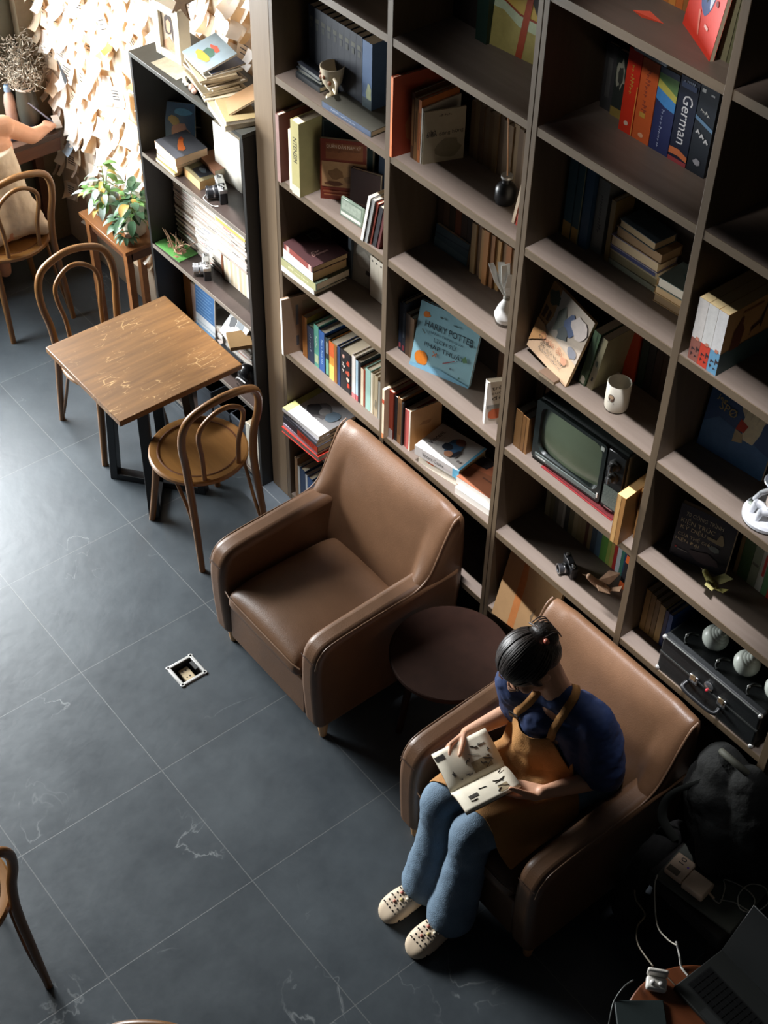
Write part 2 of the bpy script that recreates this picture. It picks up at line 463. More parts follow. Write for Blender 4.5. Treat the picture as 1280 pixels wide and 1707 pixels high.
# ================================================================== bentwood chairs
bw = wood((122, 84, 46), .32, 2, .25, .8, 'bentwood')
bws = wood((142, 100, 54), .33, 0, .22, .8, 'bentwood_seat')
def bentwood(label, loc, rz, group='bentwood chairs'):
    """front of the chair looks along +x; rear hoop at -x"""
    t = thing('bentwood_chair', label, 'chair', loc, (0, 0, rz), group)
    mb = MB()
    prof = [(0, .448), (.165, .448), (.175, .452), (.205, .452), (.212, .446), (.212, .432), (.203, .424), (0, .424)]
    mb.lathe(prof[1:-1], seg=40)
    mb.build('seat', bws, t, smooth=30)
    MB().lathe([(.168, .4528), (.172, .4545), (.176, .4528)], seg=40, caps=False).build('seat_groove', mat((96, 56, 28), .5), t, smooth=60)
    for sy in (-1, 1):   # front legs
        pts = spline([(.13, sy*.13, .432), (.14, sy*.145, .25), (.165, sy*.175, 0)], 6)
        MB().tube(pts, [.019-.005*(i/len(pts)) for i in range(len(pts))], 10).build('leg', bw, t, smooth=50)
        pts = spline([(-.06, sy*.165, .43), (-.13, sy*.155, .30), (-.175, sy*.155, .18), (-.215, sy*.165, .05)], 6)
        MB().tube(pts, .008, 8).build('brace', bw, t, smooth=50)
    # rear legs and outer hoop in one bent rod
    L = [(-.232, -.172, 0), (-.205, -.165, .22), (-.178, -.16, .43), (-.176, -.168, .58), (-.192, -.185, .70), (-.208, -.178, .80), (-.222, -.13, .865), (-.232, 0, .895)]
    R = [(p[0], -p[1], p[2]) for p in L[-2::-1]]
    pts = spline(L+R, 7)
    MB().tube(pts, [.0135+.0035*min(1, p.z/.4) for p in pts], 12).build('back_hoop', bw, t, smooth=50)
    L = [(-.175, -.085, .448), (-.180, -.090, .58), (-.196, -.108, .70), (-.208, -.098, .765), (-.216, -.05, .81), (-.219, 0, .824)]
    R = [(p[0], -p[1], p[2]) for p in L[-2::-1]]
    MB().tube(spline(L+R, 7), .0105, 10).build('inner_hoop', bw, t, smooth=50)
    return t
bentwood('bentwood chair on the right side of the square table with back toward the armchair', (-.112, -.388, 0), PI)
bentwood('bentwood chair tucked under the far left side of the square table', (-.870, -.372, 0), 0)
bentwood('bentwood chair under the seated woman in the white dress', (-1.985, -.275, 0), PI)
bentwood('bentwood chair cut off by the left edge in the lower foreground', (1.155, -2.20, 0), PI)
bentwood('bentwood chair at the bottom edge with only its hoop top showing', (2.314, -2.138, 0), math.radians(-50))

# ================================================================== armchairs
lea = mat((107, 77, 54), .42, .16, 6, .10, 220, spec=.55, name='brown_leather', rough_var=.06)
pip = mat((120, 92, 70), .35, .05, spec=.5)
foot = wood((206, 158, 108), .45, 2, .2, 1, 'foot_wood')
def arc(cx, cy, r, a0, a1, n=6):
    return [(cx+r*math.cos(math.radians(a0+(a1-a0)*i/n)), cy+r*math.sin(math.radians(a0+(a1-a0)*i/n))) for i in range(n+1)]
def armchair(label, loc, group='brown leather armchairs'):
    t = thing('armchair', label, 'armchair', loc, (0, 0, 0), group)
    w = .350
    # arm outline in y,z with the wing sweeping up into the back
    top = spline([(0, -.722, .10), (0, -.734, .32), (0, -.732, .46), (0, -.712, .535), (0, -.655, .572), (0, -.48, .582), (0, -.34, .588), (0, -.20, .592)], 5)
    out = [(p.y, p.z) for p in top] + [(-.03, .59), (-.03, .10)]
    wing = spline([(0, -.728, .48), (0, -.708, .540), (0, -.652, .575), (0, -.48, .585), (0, -.34, .588), (0, -.255, .594), (0, -.198, .632), (0, -.158, .715), (0, -.124, .795), (0, -.094, .850), (0, -.064, .868)], 6)
    for s in (-1, 1):
        mb = MB().prism(out, 0, s*.25, s*w)
        a = mb.build('arm', lea, t, bevel=.032, bseg=6)
        smoothen(a.data, 60)
        mb = MB().tube([(s*(w-.0095), p.y+.004+.004*min(1, max(0, (p.z-.60)/.12)), p.z-.0090+.002*min(1, max(0, (p.z-.60)/.12))) for p in wing], .0034, 6); mb.build('piping', pip, a, smooth=60)
        sm = MB().tube([(s*(.25+.1*k/8), -.7325+.008*abs(k/4-1)**3, .505) for k in range(1, 8)], .0018, 6); sm.build('seam', mat((70, 48, 36), .5), a, smooth=60)
    bk = [(-.215, .30), (-.208, .42), (-.178, .56), (-.150, .67), (-.122, .77), (-.104, .825), (-.086, .862), (-.060, .878), (-.034, .866), (-.016, .83), (-.010, .74), (-.012, .10), (-.215, .10)]
    bo = [(-.280, .30), (-.280, .42), (-.262, .570), (-.200, .628), (-.158, .715), (-.124, .795), (-.090, .852), (-.060, .868), (-.034, .858), (-.018, .82), (-.012, .74), (-.014, .10), (-.280, .10)]
    n = 29; rings = []
    for i in range(n):                      # padded back whose ends flow forward into the arms
        u = -1+2*i/(n-1); x = u*(w-.002); a_ = abs(u)
        k = min(1, max(0, (a_-.70)/.14)); k = k*k*(3-2*k)
        e = max(0, (a_-.90)/.10)
        rings.append([(x, y*(1-k)+y2*k+(.010*e*e if y < -.05 else -.006*e*e)-(.014*(1-k)*(1-u*u) if (y < -.09 and z > .35) else 0), z*(1-k)+z2*k-(.008*e*e if z > .5 else 0)) for (y, z), (y2, z2) in zip(bk, bo)])
    o = MB().rings(rings).build('backrest', lea, t, sub=2); o.data.polygons.foreach_set('use_smooth', [True]*len(o.data.polygons))
    # seat cushion
    P = []
    mb = MB(); n = 13; rings = []
    for i in range(n):
        u = -1+2*i/(n-1); x = u*.247
        e = max(0, (abs(u)-.85)/.15)
        zt = .414+.022*(1-u*u) - .03*e*e
        rings.append([(x, -.724+.012*e, .30), (x, -.738+.012*e, .34), (x, -.734+.012*e, .382-.012*e), (x, -.705, zt-.004), (x, -.60, zt+.006), (x, -.45, zt+.004), (x, -.30, zt-.004), (x, -.19, zt-.012), (x, -.19, .30)])
    c = mb.rings(rings).build('seat_cushion', lea, t, sub=2); c.data.polygons.foreach_set('use_smooth', [True]*len(c.data.polygons))
    MB().tube([(-.245+.49*i/12, -.7335+(.008 if i in (0, 12) else 0), .388) for i in range(13)], .003, 6).build('piping', pip, c, smooth=60)
    MB().box(-.25, -.712, .10, .25, -.1, .31).build('front_panel', lea, t, bevel=.01, bseg=3)
    for sx in (-1, 1):
        for y in (-.67, -.08):
            MB().lathe([(.013, 0), (.015, .004), (.021, .06), (.024, .085), (.024, .103)], (sx*.305, y, 0), 16).build('leg', foot, t, smooth=40)
    return t
AX1, AX2 = .822, 1.998
armchair('empty brown leather armchair beside the bentwood chair', (AX1, 0, 0))
armchair('brown leather armchair with the reading woman seated in it', (AX2, 0, 0))

# ================================================================== round side tables
rtm = mat((44, 27, 20), .8, .2, 12, spec=.12, name='dark_table_wood')
def round_table(label, x, y, r, z, m):
    t = thing('side_table', label, 'table', (x, y, 0), (0, 0, 0))
    MB().lathe([(r-.006, z-.022), (r, z-.018), (r, z-.003), (r-.004, z)], seg=56).build('tabletop', m, t, smooth=30)
    for k in range(3):
        a = math.radians(90+120*k+20)
        c, s = math.cos(a), math.sin(a)
        MB().tube([(c*r*.55, s*r*.55, z-.02), (c*r*.78, s*r*.78, 0)], [.017, .013], 10).build('leg', m, t, smooth=50)
    MB().lathe([(r*.4, z-.045), (r*.62, z-.04), (r*.62, z-.021)], seg=32).build('apron', m, t, smooth=30)
round_table('dark round side table standing in the gap between the armchairs', 1.412, -.292, .226, .50, rtm)
round_table('reddish round side table holding the laptop in the lower right corner', 3.005, -.66, .245, .50, wood((120, 66, 38), .4, 0, .25, 1, 'red_table_wood'))

# ================================================================== floor socket
sk = thing('floor_socket', 'open metal floor socket box sunk into the tiles', 'socket', ((OX0+OX1)/2, (OY0+OY1)/2, 0))
met = mat((205, 204, 200), .35, .06, metal=.25)
h = (OX1-OX0)/2
mb = MB()
for a in range(4):
    R_ = Matrix.Rotation(a*PI/2, 4, 'Z')
    mb.prism([(-h-.016, 0), (-h, 0), (-h, .006), (-h-.012, .006)], 1, -h-.016, h+.016, R_)
mb.build('frame', met, sk, bevel=.002, bseg=2)
mb = MB(); d = .055
for a in range(4):
    mb.box(-h, -h, -d, -h+.003, h, .001, Matrix.Rotation(a*PI/2, 4, 'Z'))
mb.box(-h, -h, -d-.003, h, h, -d); mb.build('box_lining', mat((46, 44, 42), .5), sk)
pl = MB().box(-.034, -.022, -d, .034, .022, -.018).build('socket_plate', mat((196, 176, 140), .5), sk, bevel=.003, bseg=2)
mb = MB()
for x in (-.018, .016):
    mb.lathe([(.004, -.0178), (.004, -.0172)], (x, .004, 0), 10); mb.lathe([(.003, -.0178), (.003, -.0172)], (x, -.010, 0), 10)
mb.build('socket_hole', mat((25, 22, 20), .6), pl)
MB().box(-.028, h-.016, -.004, .016, h-.002, .003).build('latch', mat((70, 70, 70), .4), sk)
# ================================================================== books
PAGE = (222, 206, 178)
NB = [0]
def cov(rgb): return mat(rgb, .5, .07, 18, name='cover')
INK = mat((36, 34, 34), .6, 0); WHT = mat((228, 224, 214), .6, 0); GLD = mat((176, 150, 92), .5, 0)
EPS = .0006
def bframe(face, t, d, h):
    if face == 'spine': return Vector((0, -EPS, 0)), Vector((1, 0, 0)), Vector((0, 0, 1)), t, h
    if face == 'right': return Vector((t+EPS, 0, 0)), Vector((0, 1, 0)), Vector((0, 0, 1)), d, h
    if face == 'left': return Vector((-EPS, d, 0)), Vector((0, -1, 0)), Vector((0, 0, 1)), d, h
def decorate(root, t, d, h, items):
    """items: ('t', face, text, u, v, w, h, rot, rgb) text;  ('r', face, u0, v0, u1, v1, rgb) block;  ('p', face, [(u,v)..], rgb) shape"""
    for k, it in enumerate(items):
        o_, U, V, fw, fh = bframe(it[1], t, d, h)
        n = U.cross(V); lift = n*(.00025*k)
        if it[0] == 't':
            _, _, s, u, v, w, hh, rot, rgb = it
            a = math.radians(rot)
            X = U*math.cos(a)+V*math.sin(a); Y = -U*math.sin(a)+V*math.cos(a)
            put_text(s, root, frame(o_+U*u*fw+V*v*fh+lift, X, Y), w, hh, mat(rgb, .6, 0))
        elif it[0] == 's':                    # worn lettering too small to read
            _, _, u, v, w, hh, rot, rgb = it
            a = math.radians(rot); X = U*math.cos(a)+V*math.sin(a); Y = -U*math.sin(a)+V*math.cos(a)
            c0 = o_+U*u*fw+V*v*fh+lift; rr_ = random.Random(int(w*1e4)+int(v*100)); x_ = -w/2; mb = MB()
            while x_ < w/2:
                lw_ = hh*rr_.uniform(.35, .6); h1 = hh*rr_.choice((.5, .55, .9)); b0 = -hh*.4
                mb.poly([c0+X*x_+Y*b0, c0+X*(x_+lw_*.35)+Y*b0, c0+X*(x_+lw_*.35)+Y*(b0+h1), c0+X*x_+Y*(b0+h1)])
                mb.poly([c0+X*(x_+lw_*.35)+Y*(b0+h1*.5), c0+X*(x_+lw_)+Y*(b0+h1*.35), c0+X*(x_+lw_)+Y*(b0+h1*.75), c0+X*(x_+lw_*.35)+Y*(b0+h1*.85)])
                x_ += lw_+hh*(.18 if rr_.random() < .8 else .5)
            mb.build('title', mat(rgb, .6, 0), root, fix=False)
        else:
            pts = [(it[2], it[3]), (it[4], it[3]), (it[4], it[5]), (it[2], it[5])] if it[0] == 'r' else it[2]
            MB().poly([o_+U*u*fw+V*v*fh+lift for u, v in pts]).build('cover_picture', mat(it[-1], .55, .10, 40), root, fix=False)
def disc(u, v, ru, rv, n=14, jit=0, seed=1):
    r = random.Random(seed)
    return [(u+ru*math.cos(2*PI*i/n)*(1+jit*(r.random()-.5)), v+rv*math.sin(2*PI*i/n)*(1+jit*(r.random()-.5))) for i in range(n)]
def book(label, M, t, d, h, rgb, deco=(), pages=PAGE, group=None, hard=True, spine=None, name='book', cat='book'):
    """local frame: spine on the plane y=0 facing -y, thickness along x, height along z"""
    r = thing(name, label, cat, group=group)
    r.matrix_world = M
    b_ = .0022 if hard else .0008; ov = .003 if hard else .0003
    mb = MB()
    mb.box(0, 0, 0, b_, d, h); mb.box(t-b_, 0, 0, t, d, h)
    mb.box(b_, 0, 0, t-b_, b_, h)
    mb.build('cover', cov(rgb), r)
    if spine: MB().box(-.0002, -.0003, -.0001, t+.0002, .0012, h+.0001).build('spine', cov(spine), r)
    pm = mat(pages, .8, .14, 30, stretch=(260, 1, 1), name='pages')
    MB().box(b_, b_, ov, t-b_, d-ov, h-ov).build('page_block', pm, r)
    if deco: decorate(r, t, d, h, deco)
    NB[0] += 1
    return r
def stand(label, x, y, z, t, d, h, rgb, deco=(), lean=0, yaw=0, **k):
    M = Matrix.Translation((x, y, z)) @ Matrix.Rotation(math.radians(yaw), 4, 'Z') @ Matrix.Rotation(math.radians(lean), 4, 'Y')
    return book(label, M, t, d, h, rgb, deco, **k)
def face(label, x, y, z, w, h, t, rgb, deco=(), yaw=0, tilt=0, roll=0, **k):
    """front cover looks toward -y ('right' face); x,y is its lower left front corner"""
    M = Matrix.Translation((x, y, z)) @ Matrix.Rotation(math.radians(yaw), 4, 'Z') @ Matrix.Rotation(math.radians(-tilt), 4, 'X') @ Matrix.Rotation(math.radians(roll), 4, 'Y') @ Matrix.Translation((0, t, 0)) @ Matrix.Rotation(-PI/2, 4, 'Z')
    return book(label, M, t, w, h, rgb, deco, **k)
def flat(label, x, y, z, L, d, t, rgb, deco=(), yaw=0, **k):
    """lying, spine toward -y, head at +x when reversed=False; upper cover is 'left'"""
    M = Matrix.Translation((x, y, z+t)) @ Matrix.Rotation(math.radians(yaw), 4, 'Z') @ Matrix.Rotation(PI/2, 4, 'Y')
    return book(label, M, t, d, L, rgb, deco, **k)
def flatp(label, x, y, z, L, d, t, rgb, deco=(), yaw=0, **k):
    """lying with the page edges toward -y; upper cover is 'right'"""
    M = Matrix.Translation((x, y, z)) @ Matrix.Rotation(math.radians(yaw), 4, 'Z') @ Matrix.Translation((0, d, 0)) @ Matrix.Rotation(PI, 4, 'Z') @ Matrix.Rotation(-PI/2, 4, 'Y')
    # local z -> along x, local x -> up
    return book(label, M, t, d, L, rgb, deco, **k)
def pile(x, y, z, specs, yaw0=0):
    """specs from the bottom: (label, L, d, t, rgb, dx, dy, yaw, deco, kw)"""
    for s in specs:
        lab, L, d, t, rgb, dx, dy, yaw, deco, kw = s
        f = flatp if kw.pop('pagesfront', 0) else flat
        f(lab, x+dx, y+dy, z, L, d, t, rgb, deco, yaw=yaw0+yaw, **kw)
        z += t+.0004
    return z
ORD = ['first', 'second', 'third', 'fourth', 'fifth', 'sixth', 'seventh', 'eighth', 'ninth', 'tenth', 'eleventh', 'twelfth', 'thirteenth', 'fourteenth', 'fifteenth', 'sixteenth']
def row(x, y, z, specs, where, d=.15, gap=.0006, group=None):
    """spine-out row; specs (colour word, t, h, rgb, deco, kw)"""
    for i, s in enumerate(specs):
        cw, t, h, rgb, deco, kw = s
        kw = dict(kw); dd = kw.pop('d', d); yo = kw.pop('yo', 0); lab = kw.pop('lab', None); lean = kw.pop('lean', 0)
        stand(lab or '%s book %s from left %s' % (cw, ORD[i], where), x, y+yo, z, t, min(dd, BD-.012-y-yo), h, rgb, deco, lean=lean, group=group, **kw)
        x += t+gap
    return x
def bars(face, rgb, vs, u0=.25, u1=.75): return [('r', face, u0, a, u1, b_, rgb) for a, b_ in vs]

# ---- first bay, sixth shelf: dark encyclopedias
for i in range(9):
    x = .065+i*.033
    stand('one of the dark navy volumes with gold lettering in the set behind the patterned cup', x, .105, ZA, .0324, .13, .262, (24, 30, 42), [('r', 'spine', .2, .80, .8, .86, (74, 74, 60)), ('r', 'spine', .3, .70, .7, .78, (60, 62, 56))], group='dark navy encyclopedias in the first bay')
stand('upright blue picture book at the right end of the navy encyclopedias', .37, .10, ZA, .05, .13, .262, (66, 92, 128), [('p', 'spine', disc(.7, .3, .28, .14, 10, .4), (150, 156, 120)), ('r', 'spine', .0, .02, 1, .22, (44, 60, 66))], hard=False)
flat('large flat blue-spined book lying at the shelf edge beside the patterned cup', .262, .008, ZA, .262, .20, .022, (84, 82, 72), [('r', 'spine', 0, .02, 1, .99, (78, 92, 116)), ('s', 'spine', .5, .45, .13, .010, 90, (150, 160, 175))], yaw=2)
pile(.05, .055, ZA, [('lowest of three thin dark books lying left of the patterned cup', .14, .10, .02, (54, 58, 60), 0, 0, 0, (), {}),
    ('middle one of three thin dark books lying left of the patterned cup', .135, .10, .018, (40, 50, 54), 0, .004, 3, (), {'pagesfront': 1, 'pages': (150, 150, 140)}),
    ('topmost of three thin dark books lying left of the patterned cup', .135, .10, .018, (48, 52, 60), .002, .006, -2, (), {'pagesfront': 1, 'pages': (130, 132, 128)})])
# ---- first bay, fifth shelf
stand('tall thin red-brown book with mauve spine at the left end of the fifth shelf', .012, -.012, ZB, .020, .2, .278, (92, 48, 40), [('r', 'spine', 0, 0, 1, 1, (156, 124, 116))])
stand('thin white-spined book right of the tall red-brown book', .082, -.008, ZB, .022, .19, .246, (226, 216, 190))
stand('thick olive book with dark vertical lettering on a rounded spine', .106, -.014, ZB, .048, .19, .300, (176, 166, 112), [('t', 'spine', 'NTENSIM', .5, .62, .10, .022, -90, (50, 46, 34)), ('r', 'spine', .0, 0, 1, .13, (214, 206, 176))])
face('large dark teal book facing out behind the brown history cover', .158, .075, ZB, .20, .30, .03, (38, 54, 56), [('r', 'right', .04, .04, .06, .96, (90, 102, 98)), ('r', 'right', .06, .94, .96, .96, (90, 102, 98)), ('r', 'right', .1, .5, .14, .62, (150, 150, 140))], yaw=30, tilt=3)
face('brown and rust cover facing out with a pale battle scene and white title', .200, .044, ZB, .168, .243, .012, (122, 48, 30), [
    ('r', 'right', .12, .68, .92, .94, (140, 84, 48)), ('r', 'right', .03, .22, .99, .64, (176, 134, 92)), ('p', 'right', disc(.35, .44, .16, .09, 12, .5, 3), (130, 92, 56)), ('p', 'right', disc(.7, .36, .22, .06, 12, .5, 4), (148, 112, 78)), ('p', 'right', disc(.3, .28, .2, .04, 12, .5, 9), (104, 62, 38)),
    ('t', 'right', 'QUÂN DÂN NAM KỲ', .51, .895, .125, .021, 0, (226, 196, 170)), ('t', 'right', 'KHÁNG CHIẾN CHỐNG PHÁP', .5, .845, .12, .010, 0, (92, 48, 28)), ('t', 'right', 'XÂM LƯỢC', .3, .81, .06, .009, 0, (92, 48, 28)), ('r', 'right', .08, .08, .85, .10, (176, 108, 70)), ('r', 'right', .06, .13, .7, .16, (150, 84, 54))], yaw=42, tilt=2, hard=False)
face('large midnight blue book facing out at the back right of the fifth shelf', .375, .165, ZB, .2, .29, .028, (26, 38, 54), [('p', 'right', disc(.5, .86, .22, .05, 9, .8, 2), (92, 104, 100)), ('p', 'right', disc(.75, .7, .1, .04, 9, .8, 5), (70, 82, 82))], yaw=12, tilt=3)
face('small dark brown book facing out behind the glass plaque', .30, .10, ZB, .12, .15, .018, (52, 36, 34), [('r', 'right', .1, .1, .9, .13, (90, 66, 56))], yaw=24, tilt=4)
gp = thing('plaque', 'small green glass plaque with a white band standing near the shelf edge', 'plaque', (.325, .036, ZB), (math.radians(-5), 0, math.radians(4)))
MB().box(0, 0, 0, .118, .012, .075).build('glass_slab', mat((120, 134, 118), .15, .12, 20), gp, bevel=.002, bseg=1)
MB().poly([(.006, -.0006, .008), (.112, -.0006, .008), (.112, -.0006, .02), (.006, -.0006, .02)]).build('band', mat((206, 208, 194), .5, .05), gp)
MB().poly([(.008, -.0006, .03), (.110, -.0006, .03), (.110, -.0006, .068), (.008, -.0006, .068)]).build('picture', mat((146, 156, 140), .5, .25, 60), gp)
for k, (nm, t, rgb, h, ly) in enumerate([('white', .013, (232, 228, 216), .205, .0), ('grey-spined', .015, (150, 150, 146), .2, .004), ('rust red', .012, (130, 52, 34), .19, .01), ('black', .018, (40, 38, 42), .185, .012), ('maroon', .015, (92, 40, 38), .18, .014)]):
    stand('%s book leaning right, %s of the five slanted books on the fifth shelf' % (nm, ORD[k]), .492+k*.0175, ly, ZB+.001, t, .16, h, rgb, lean=12, hard=(k != 0))
# ---- first bay, fourth shelf
pile(.004, -.006, ZC, [
    ('white book at the bottom of the four-book stack on the fourth shelf', .205, .16, .026, (232, 226, 216), .0, .0, 1.5, (), {'spine': (236, 230, 222)}),
    ('olive green book with pale spine lettering in the four-book stack', .222, .165, .035, (66, 76, 62), .0, .0, 1, [('r', 'spine', 0, .0, 1, .985, (168, 166, 120)), ('s', 'spine', .5, .5, .13, .014, 90, (226, 222, 176))], {}),
    ('thick white-spined book below the maroon one in the four-book stack', .19, .16, .048, (110, 96, 90), .012, .004, 0, [('r', 'spine', .0, .0, 1, 1, (238, 234, 226))], {'hard': False, 'pages': (206, 172, 122)}),
    ('dark maroon book with small title on top of the four-book stack', .2, .165, .026, (58, 32, 32), .012, .004, -2, [('r', 'spine', .0, .05, 1, .95, (140, 66, 58)), ('r', 'spine', .0, .12, 1, .22, (226, 176, 166)), ('r', 'spine', .0, .86, 1, .95, (226, 176, 166)), ('t', 'left', 'C\'est', .62, .62, .035, .012, 180, (176, 140, 128)), ('t', 'left', 'Demain', .55, .70, .07, .014, 180, (160, 120, 110)), ('p', 'left', [(.16, .06), (.40, .06), (.40, .30), (.16, .30)], (92, 86, 80)), ('p', 'left', [(.2, .1), (.36, .1), (.36, .26), (.2, .26)], (50, 42, 42))], {'pages': (206, 178, 132)})])
face('grey album facing out between the four-book stack and the white spines', .215, .178, ZC, .115, .19, .012, (146, 140, 128), [('p', 'right', disc(.72, .35, .12, .06, 8, .5), (52, 46, 44)), ('p', 'right', disc(.5, .6, .3, .2, 12, .3), (166, 158, 146))], yaw=6, tilt=4, hard=False)
stand('slim dark blue-grey book at the left of the grey album', .195, .175, ZC, .018, .06, .2, (72, 80, 86))
for i in range(4):
    stand('one of four identical white-spined volumes right of the grey album', .338+i*.026, .17, ZC, .0254, .065, .185, (218, 208, 190), [('p', 'spine', disc(.5, .90, .16, .025, 10), (60, 56, 52))], group='four white-spined volumes')
# ---- first bay, third shelf
face('white-edged picture frame sticking out at the left end of the third shelf', .017, -.022, ZD, .20, .28, .014, (176, 146, 118), [('r', 'right', .3, .12, .36, .3, (90, 92, 100)), ('r', 'right', .3, .5, .36, .85, (96, 98, 104)), ('r', 'right', .45, .1, .95, .9, (160, 134, 104))], yaw=78, name='framed_board', cat='frame', pages=(214, 200, 180), spine=(240, 238, 230))
x = .040
R3 = [('orange-backed', .030, .205, (186, 120, 52), [], {}), ('dark navy', .044, .178, (38, 50, 76), [('s', 'spine', .5, .55, .09, .016, -90, (150, 158, 170))], {}),
      ('teal green', .030, .212, (92, 160, 140), [('r', 'spine', .1, .1, .9, .3, (176, 190, 150)), ('s', 'spine', .5, .6, .06, .014, -90, (210, 226, 210))], {}),
      ('royal blue', .040, .204, (48, 94, 160), [('s', 'spine', .5, .5, .12, .016, -90, (170, 200, 224)), ('r', 'spine', .88, 0, 1, 1, (26, 36, 60))], {}),
      ('slim dark teal', .022, .192, (40, 56, 60), [('r', 'spine', .1, .04, .9, .45, (110, 170, 140)), ('r', 'spine', .2, .6, .8, .9, (140, 150, 146))], {}),
      ('orange-yellow', .050, .190, (222, 156, 62), [('r', 'spine', 0, .62, .62, 1, (222, 100, 44)), ('r', 'spine', 0, 0, .62, .4, (240, 206, 104)), ('r', 'spine', .64, 0, 1, 1, (156, 100, 44))], {}),
      ('slim dark blue', .018, .200, (42, 66, 110), [], {}),
      ('red-patterned black', .070, .200, (34, 30, 32), [('p', 'spine', disc(.72, .75, .16, .07, 9, .6, 3), (214, 74, 44)), ('p', 'spine', disc(.7, .5, .2, .06, 9, .6, 5), (206, 92, 66)), ('p', 'spine', disc(.75, .2, .2, .06, 9, .6, 7), (220, 66, 40)), ('p', 'spine', disc(.3, .86, .12, .05, 9, .6, 8), (226, 176, 156)), ('p', 'spine', disc(.7, .35, .14, .05, 9, .6, 12), (226, 200, 180)), ('s', 'spine', .3, .58, .05, .022, -90, (226, 216, 206)), ('r', 'spine', .84, 0, .90, 1, (20, 20, 22))], {}),
      ('white', .022, .214, (236, 226, 216), [('r', 'spine', 0, .0, 1, .12, (226, 130, 130))], {}), ('pale blue and black', .030, .206, (30, 32, 36), [('r', 'spine', 0, .1, .5, 1, (176, 200, 214)), ('r', 'spine', 0, 0, .5, .14, (206, 96, 100))], {}),
      ('cream and red', .026, .188, (150, 60, 36), [('r', 'spine', 0, 0, .62, 1, (232, 208, 178))], {}), ('pale teal', .030, .206, (160, 196, 184), [], {}), ('slim white-edged', .018, .202, (226, 216, 196), [('r', 'spine', .5, 0, 1, 1, (176, 160, 132))], {}), ('tan picture-backed', .022, .205, (178, 160, 130), [('p', 'spine', disc(.5, .3, .3, .12, 9, .4), (116, 108, 92))], {}), ('grey', .022, .19, (150, 146, 136), [], {})]
row(.062, .044, ZD, R3, 'in the third-shelf row of the first bay', d=.16, gap=.0028)
# ---- first bay, second shelf: magazine stack
pile(.012, -.040, ZE, [
    ('grey book with red cover at the bottom of the magazine stack on the second shelf', .25, .2, .030, (196, 52, 36), 0, -.004, 2, (), {'pagesfront': 1, 'pages': (196, 186, 178)}),
    ('lavender-white magazine above the red one in the magazine stack', .235, .2, .018, (198, 190, 206), .002, .004, 1, (), {'hard': False}),
    ('black and red book with lettered spine in the magazine stack', .245, .2, .034, (54, 52, 58), .0, .006, 0, [('r', 'spine', 0, .42, 1, 1, (214, 70, 42)), ('t', 'spine', 'THE BEST OF', .5, .7, .10, .016, 90, (70, 30, 26))], {}),
    ('thin charcoal magazine in the middle of the magazine stack', .235, .2, .016, (70, 70, 76), .004, .008, -1, (), {'hard': False}),
    ('thin grey magazine just under the portrait magazine', .235, .2, .014, (120, 118, 122), .004, .010, 0, (), {'hard': False}),
    ('white magazine with a grey portrait on its cover on top of the stack', .24, .2, .018, (226, 222, 222), .0, .006, 3, [('r', 'left', .02, .0, 1, .14, (206, 206, 130)), ('p', 'left', disc(.45, .52, .24, .22, 14, .3, 2), (148, 142, 142)), ('p', 'left', disc(.52, .42, .18, .16, 14, .4, 4), (92, 88, 90)), ('p', 'left', disc(.42, .58, .12, .1, 14, .2, 6), (190, 184, 180)), ('p', 'left', disc(.4, .78, .2, .12, 14, .3, 8), (150, 172, 190)), ('r', 'spine', 0, 0, 1, 1, (238, 234, 230))], {'hard': False})])
# ---- first bay, bottom shelf
row(.02, .012, ZF, [('tan wooden-backed', .020, .235, (140, 106, 72), [], {'lab': 'tan board standing at the left end of the bottom shelf'}), ('grey-white', .014, .2, (190, 190, 186), [], {}), ('navy', .036, .2, (44, 62, 92), [], {}), ('white', .014, .19, (206, 210, 214), [], {}), ('blue', .03, .188, (60, 90, 140), [], {}), ('slate blue', .03, .186, (76, 100, 136), [], {}), ('dark blue', .026, .18, (40, 52, 84), [], {})], 'on the first bay bottom shelf', d=.17, gap=.003)

# ==== second bay
stand('tall dark green book behind the yellow cover on the seventh shelf', .80, .2, ZM, .05, .04, .36, (36, 56, 46))
face('yellow picture book facing out with a red stripe and round dark emblem', .826, .212, ZM, .215, .34, .01, (204, 170, 84), [
    ('p', 'right', [(0, .0), (1, .0), (1, .26), (.55, .3), (0, .42)], (176, 160, 92)), ('p', 'right', [(0, .36), (.3, .36), (.6, .27), (1, .26), (1, .36), (.6, .37), (.3, .44), (0, .46)], (196, 206, 168)), ('p', 'right', [(0, .46), (.3, .44), (.6, .37), (1, .36), (1, .38), (.6, .39), (.3, .46), (0, .48)], (150, 64, 36)),
    ('p', 'right', [(.6, 0), (.72, 0), (.86, 1), (.76, 1)], (172, 74, 44)), ('p', 'right', disc(.42, .72, .27, .14, 20), (52, 52, 62)), ('p', 'right', [(.2, .64), (.64, .66), (.58, .60), (.40, .56), (.26, .58)], (176, 52, 36)), ('t', 'right', 'MALTA', .42, .70, .085, .026, 4, (214, 200, 160))], yaw=6, tilt=4, hard=False)
stand('large rust red book with its cover turned to the right on the sixth shelf', .648, -.004, ZA, .012, .21, .285, (170, 66, 34), [('r', 'spine', 0, 0, 1, 1, (214, 112, 48)), ('p', 'right', disc(.6, .72, .25, .14, 12, .6, 3), (150, 76, 38)), ('p', 'right', disc(.4, .3, .16, .2, 12, .6, 5), (176, 96, 52))], yaw=-8)
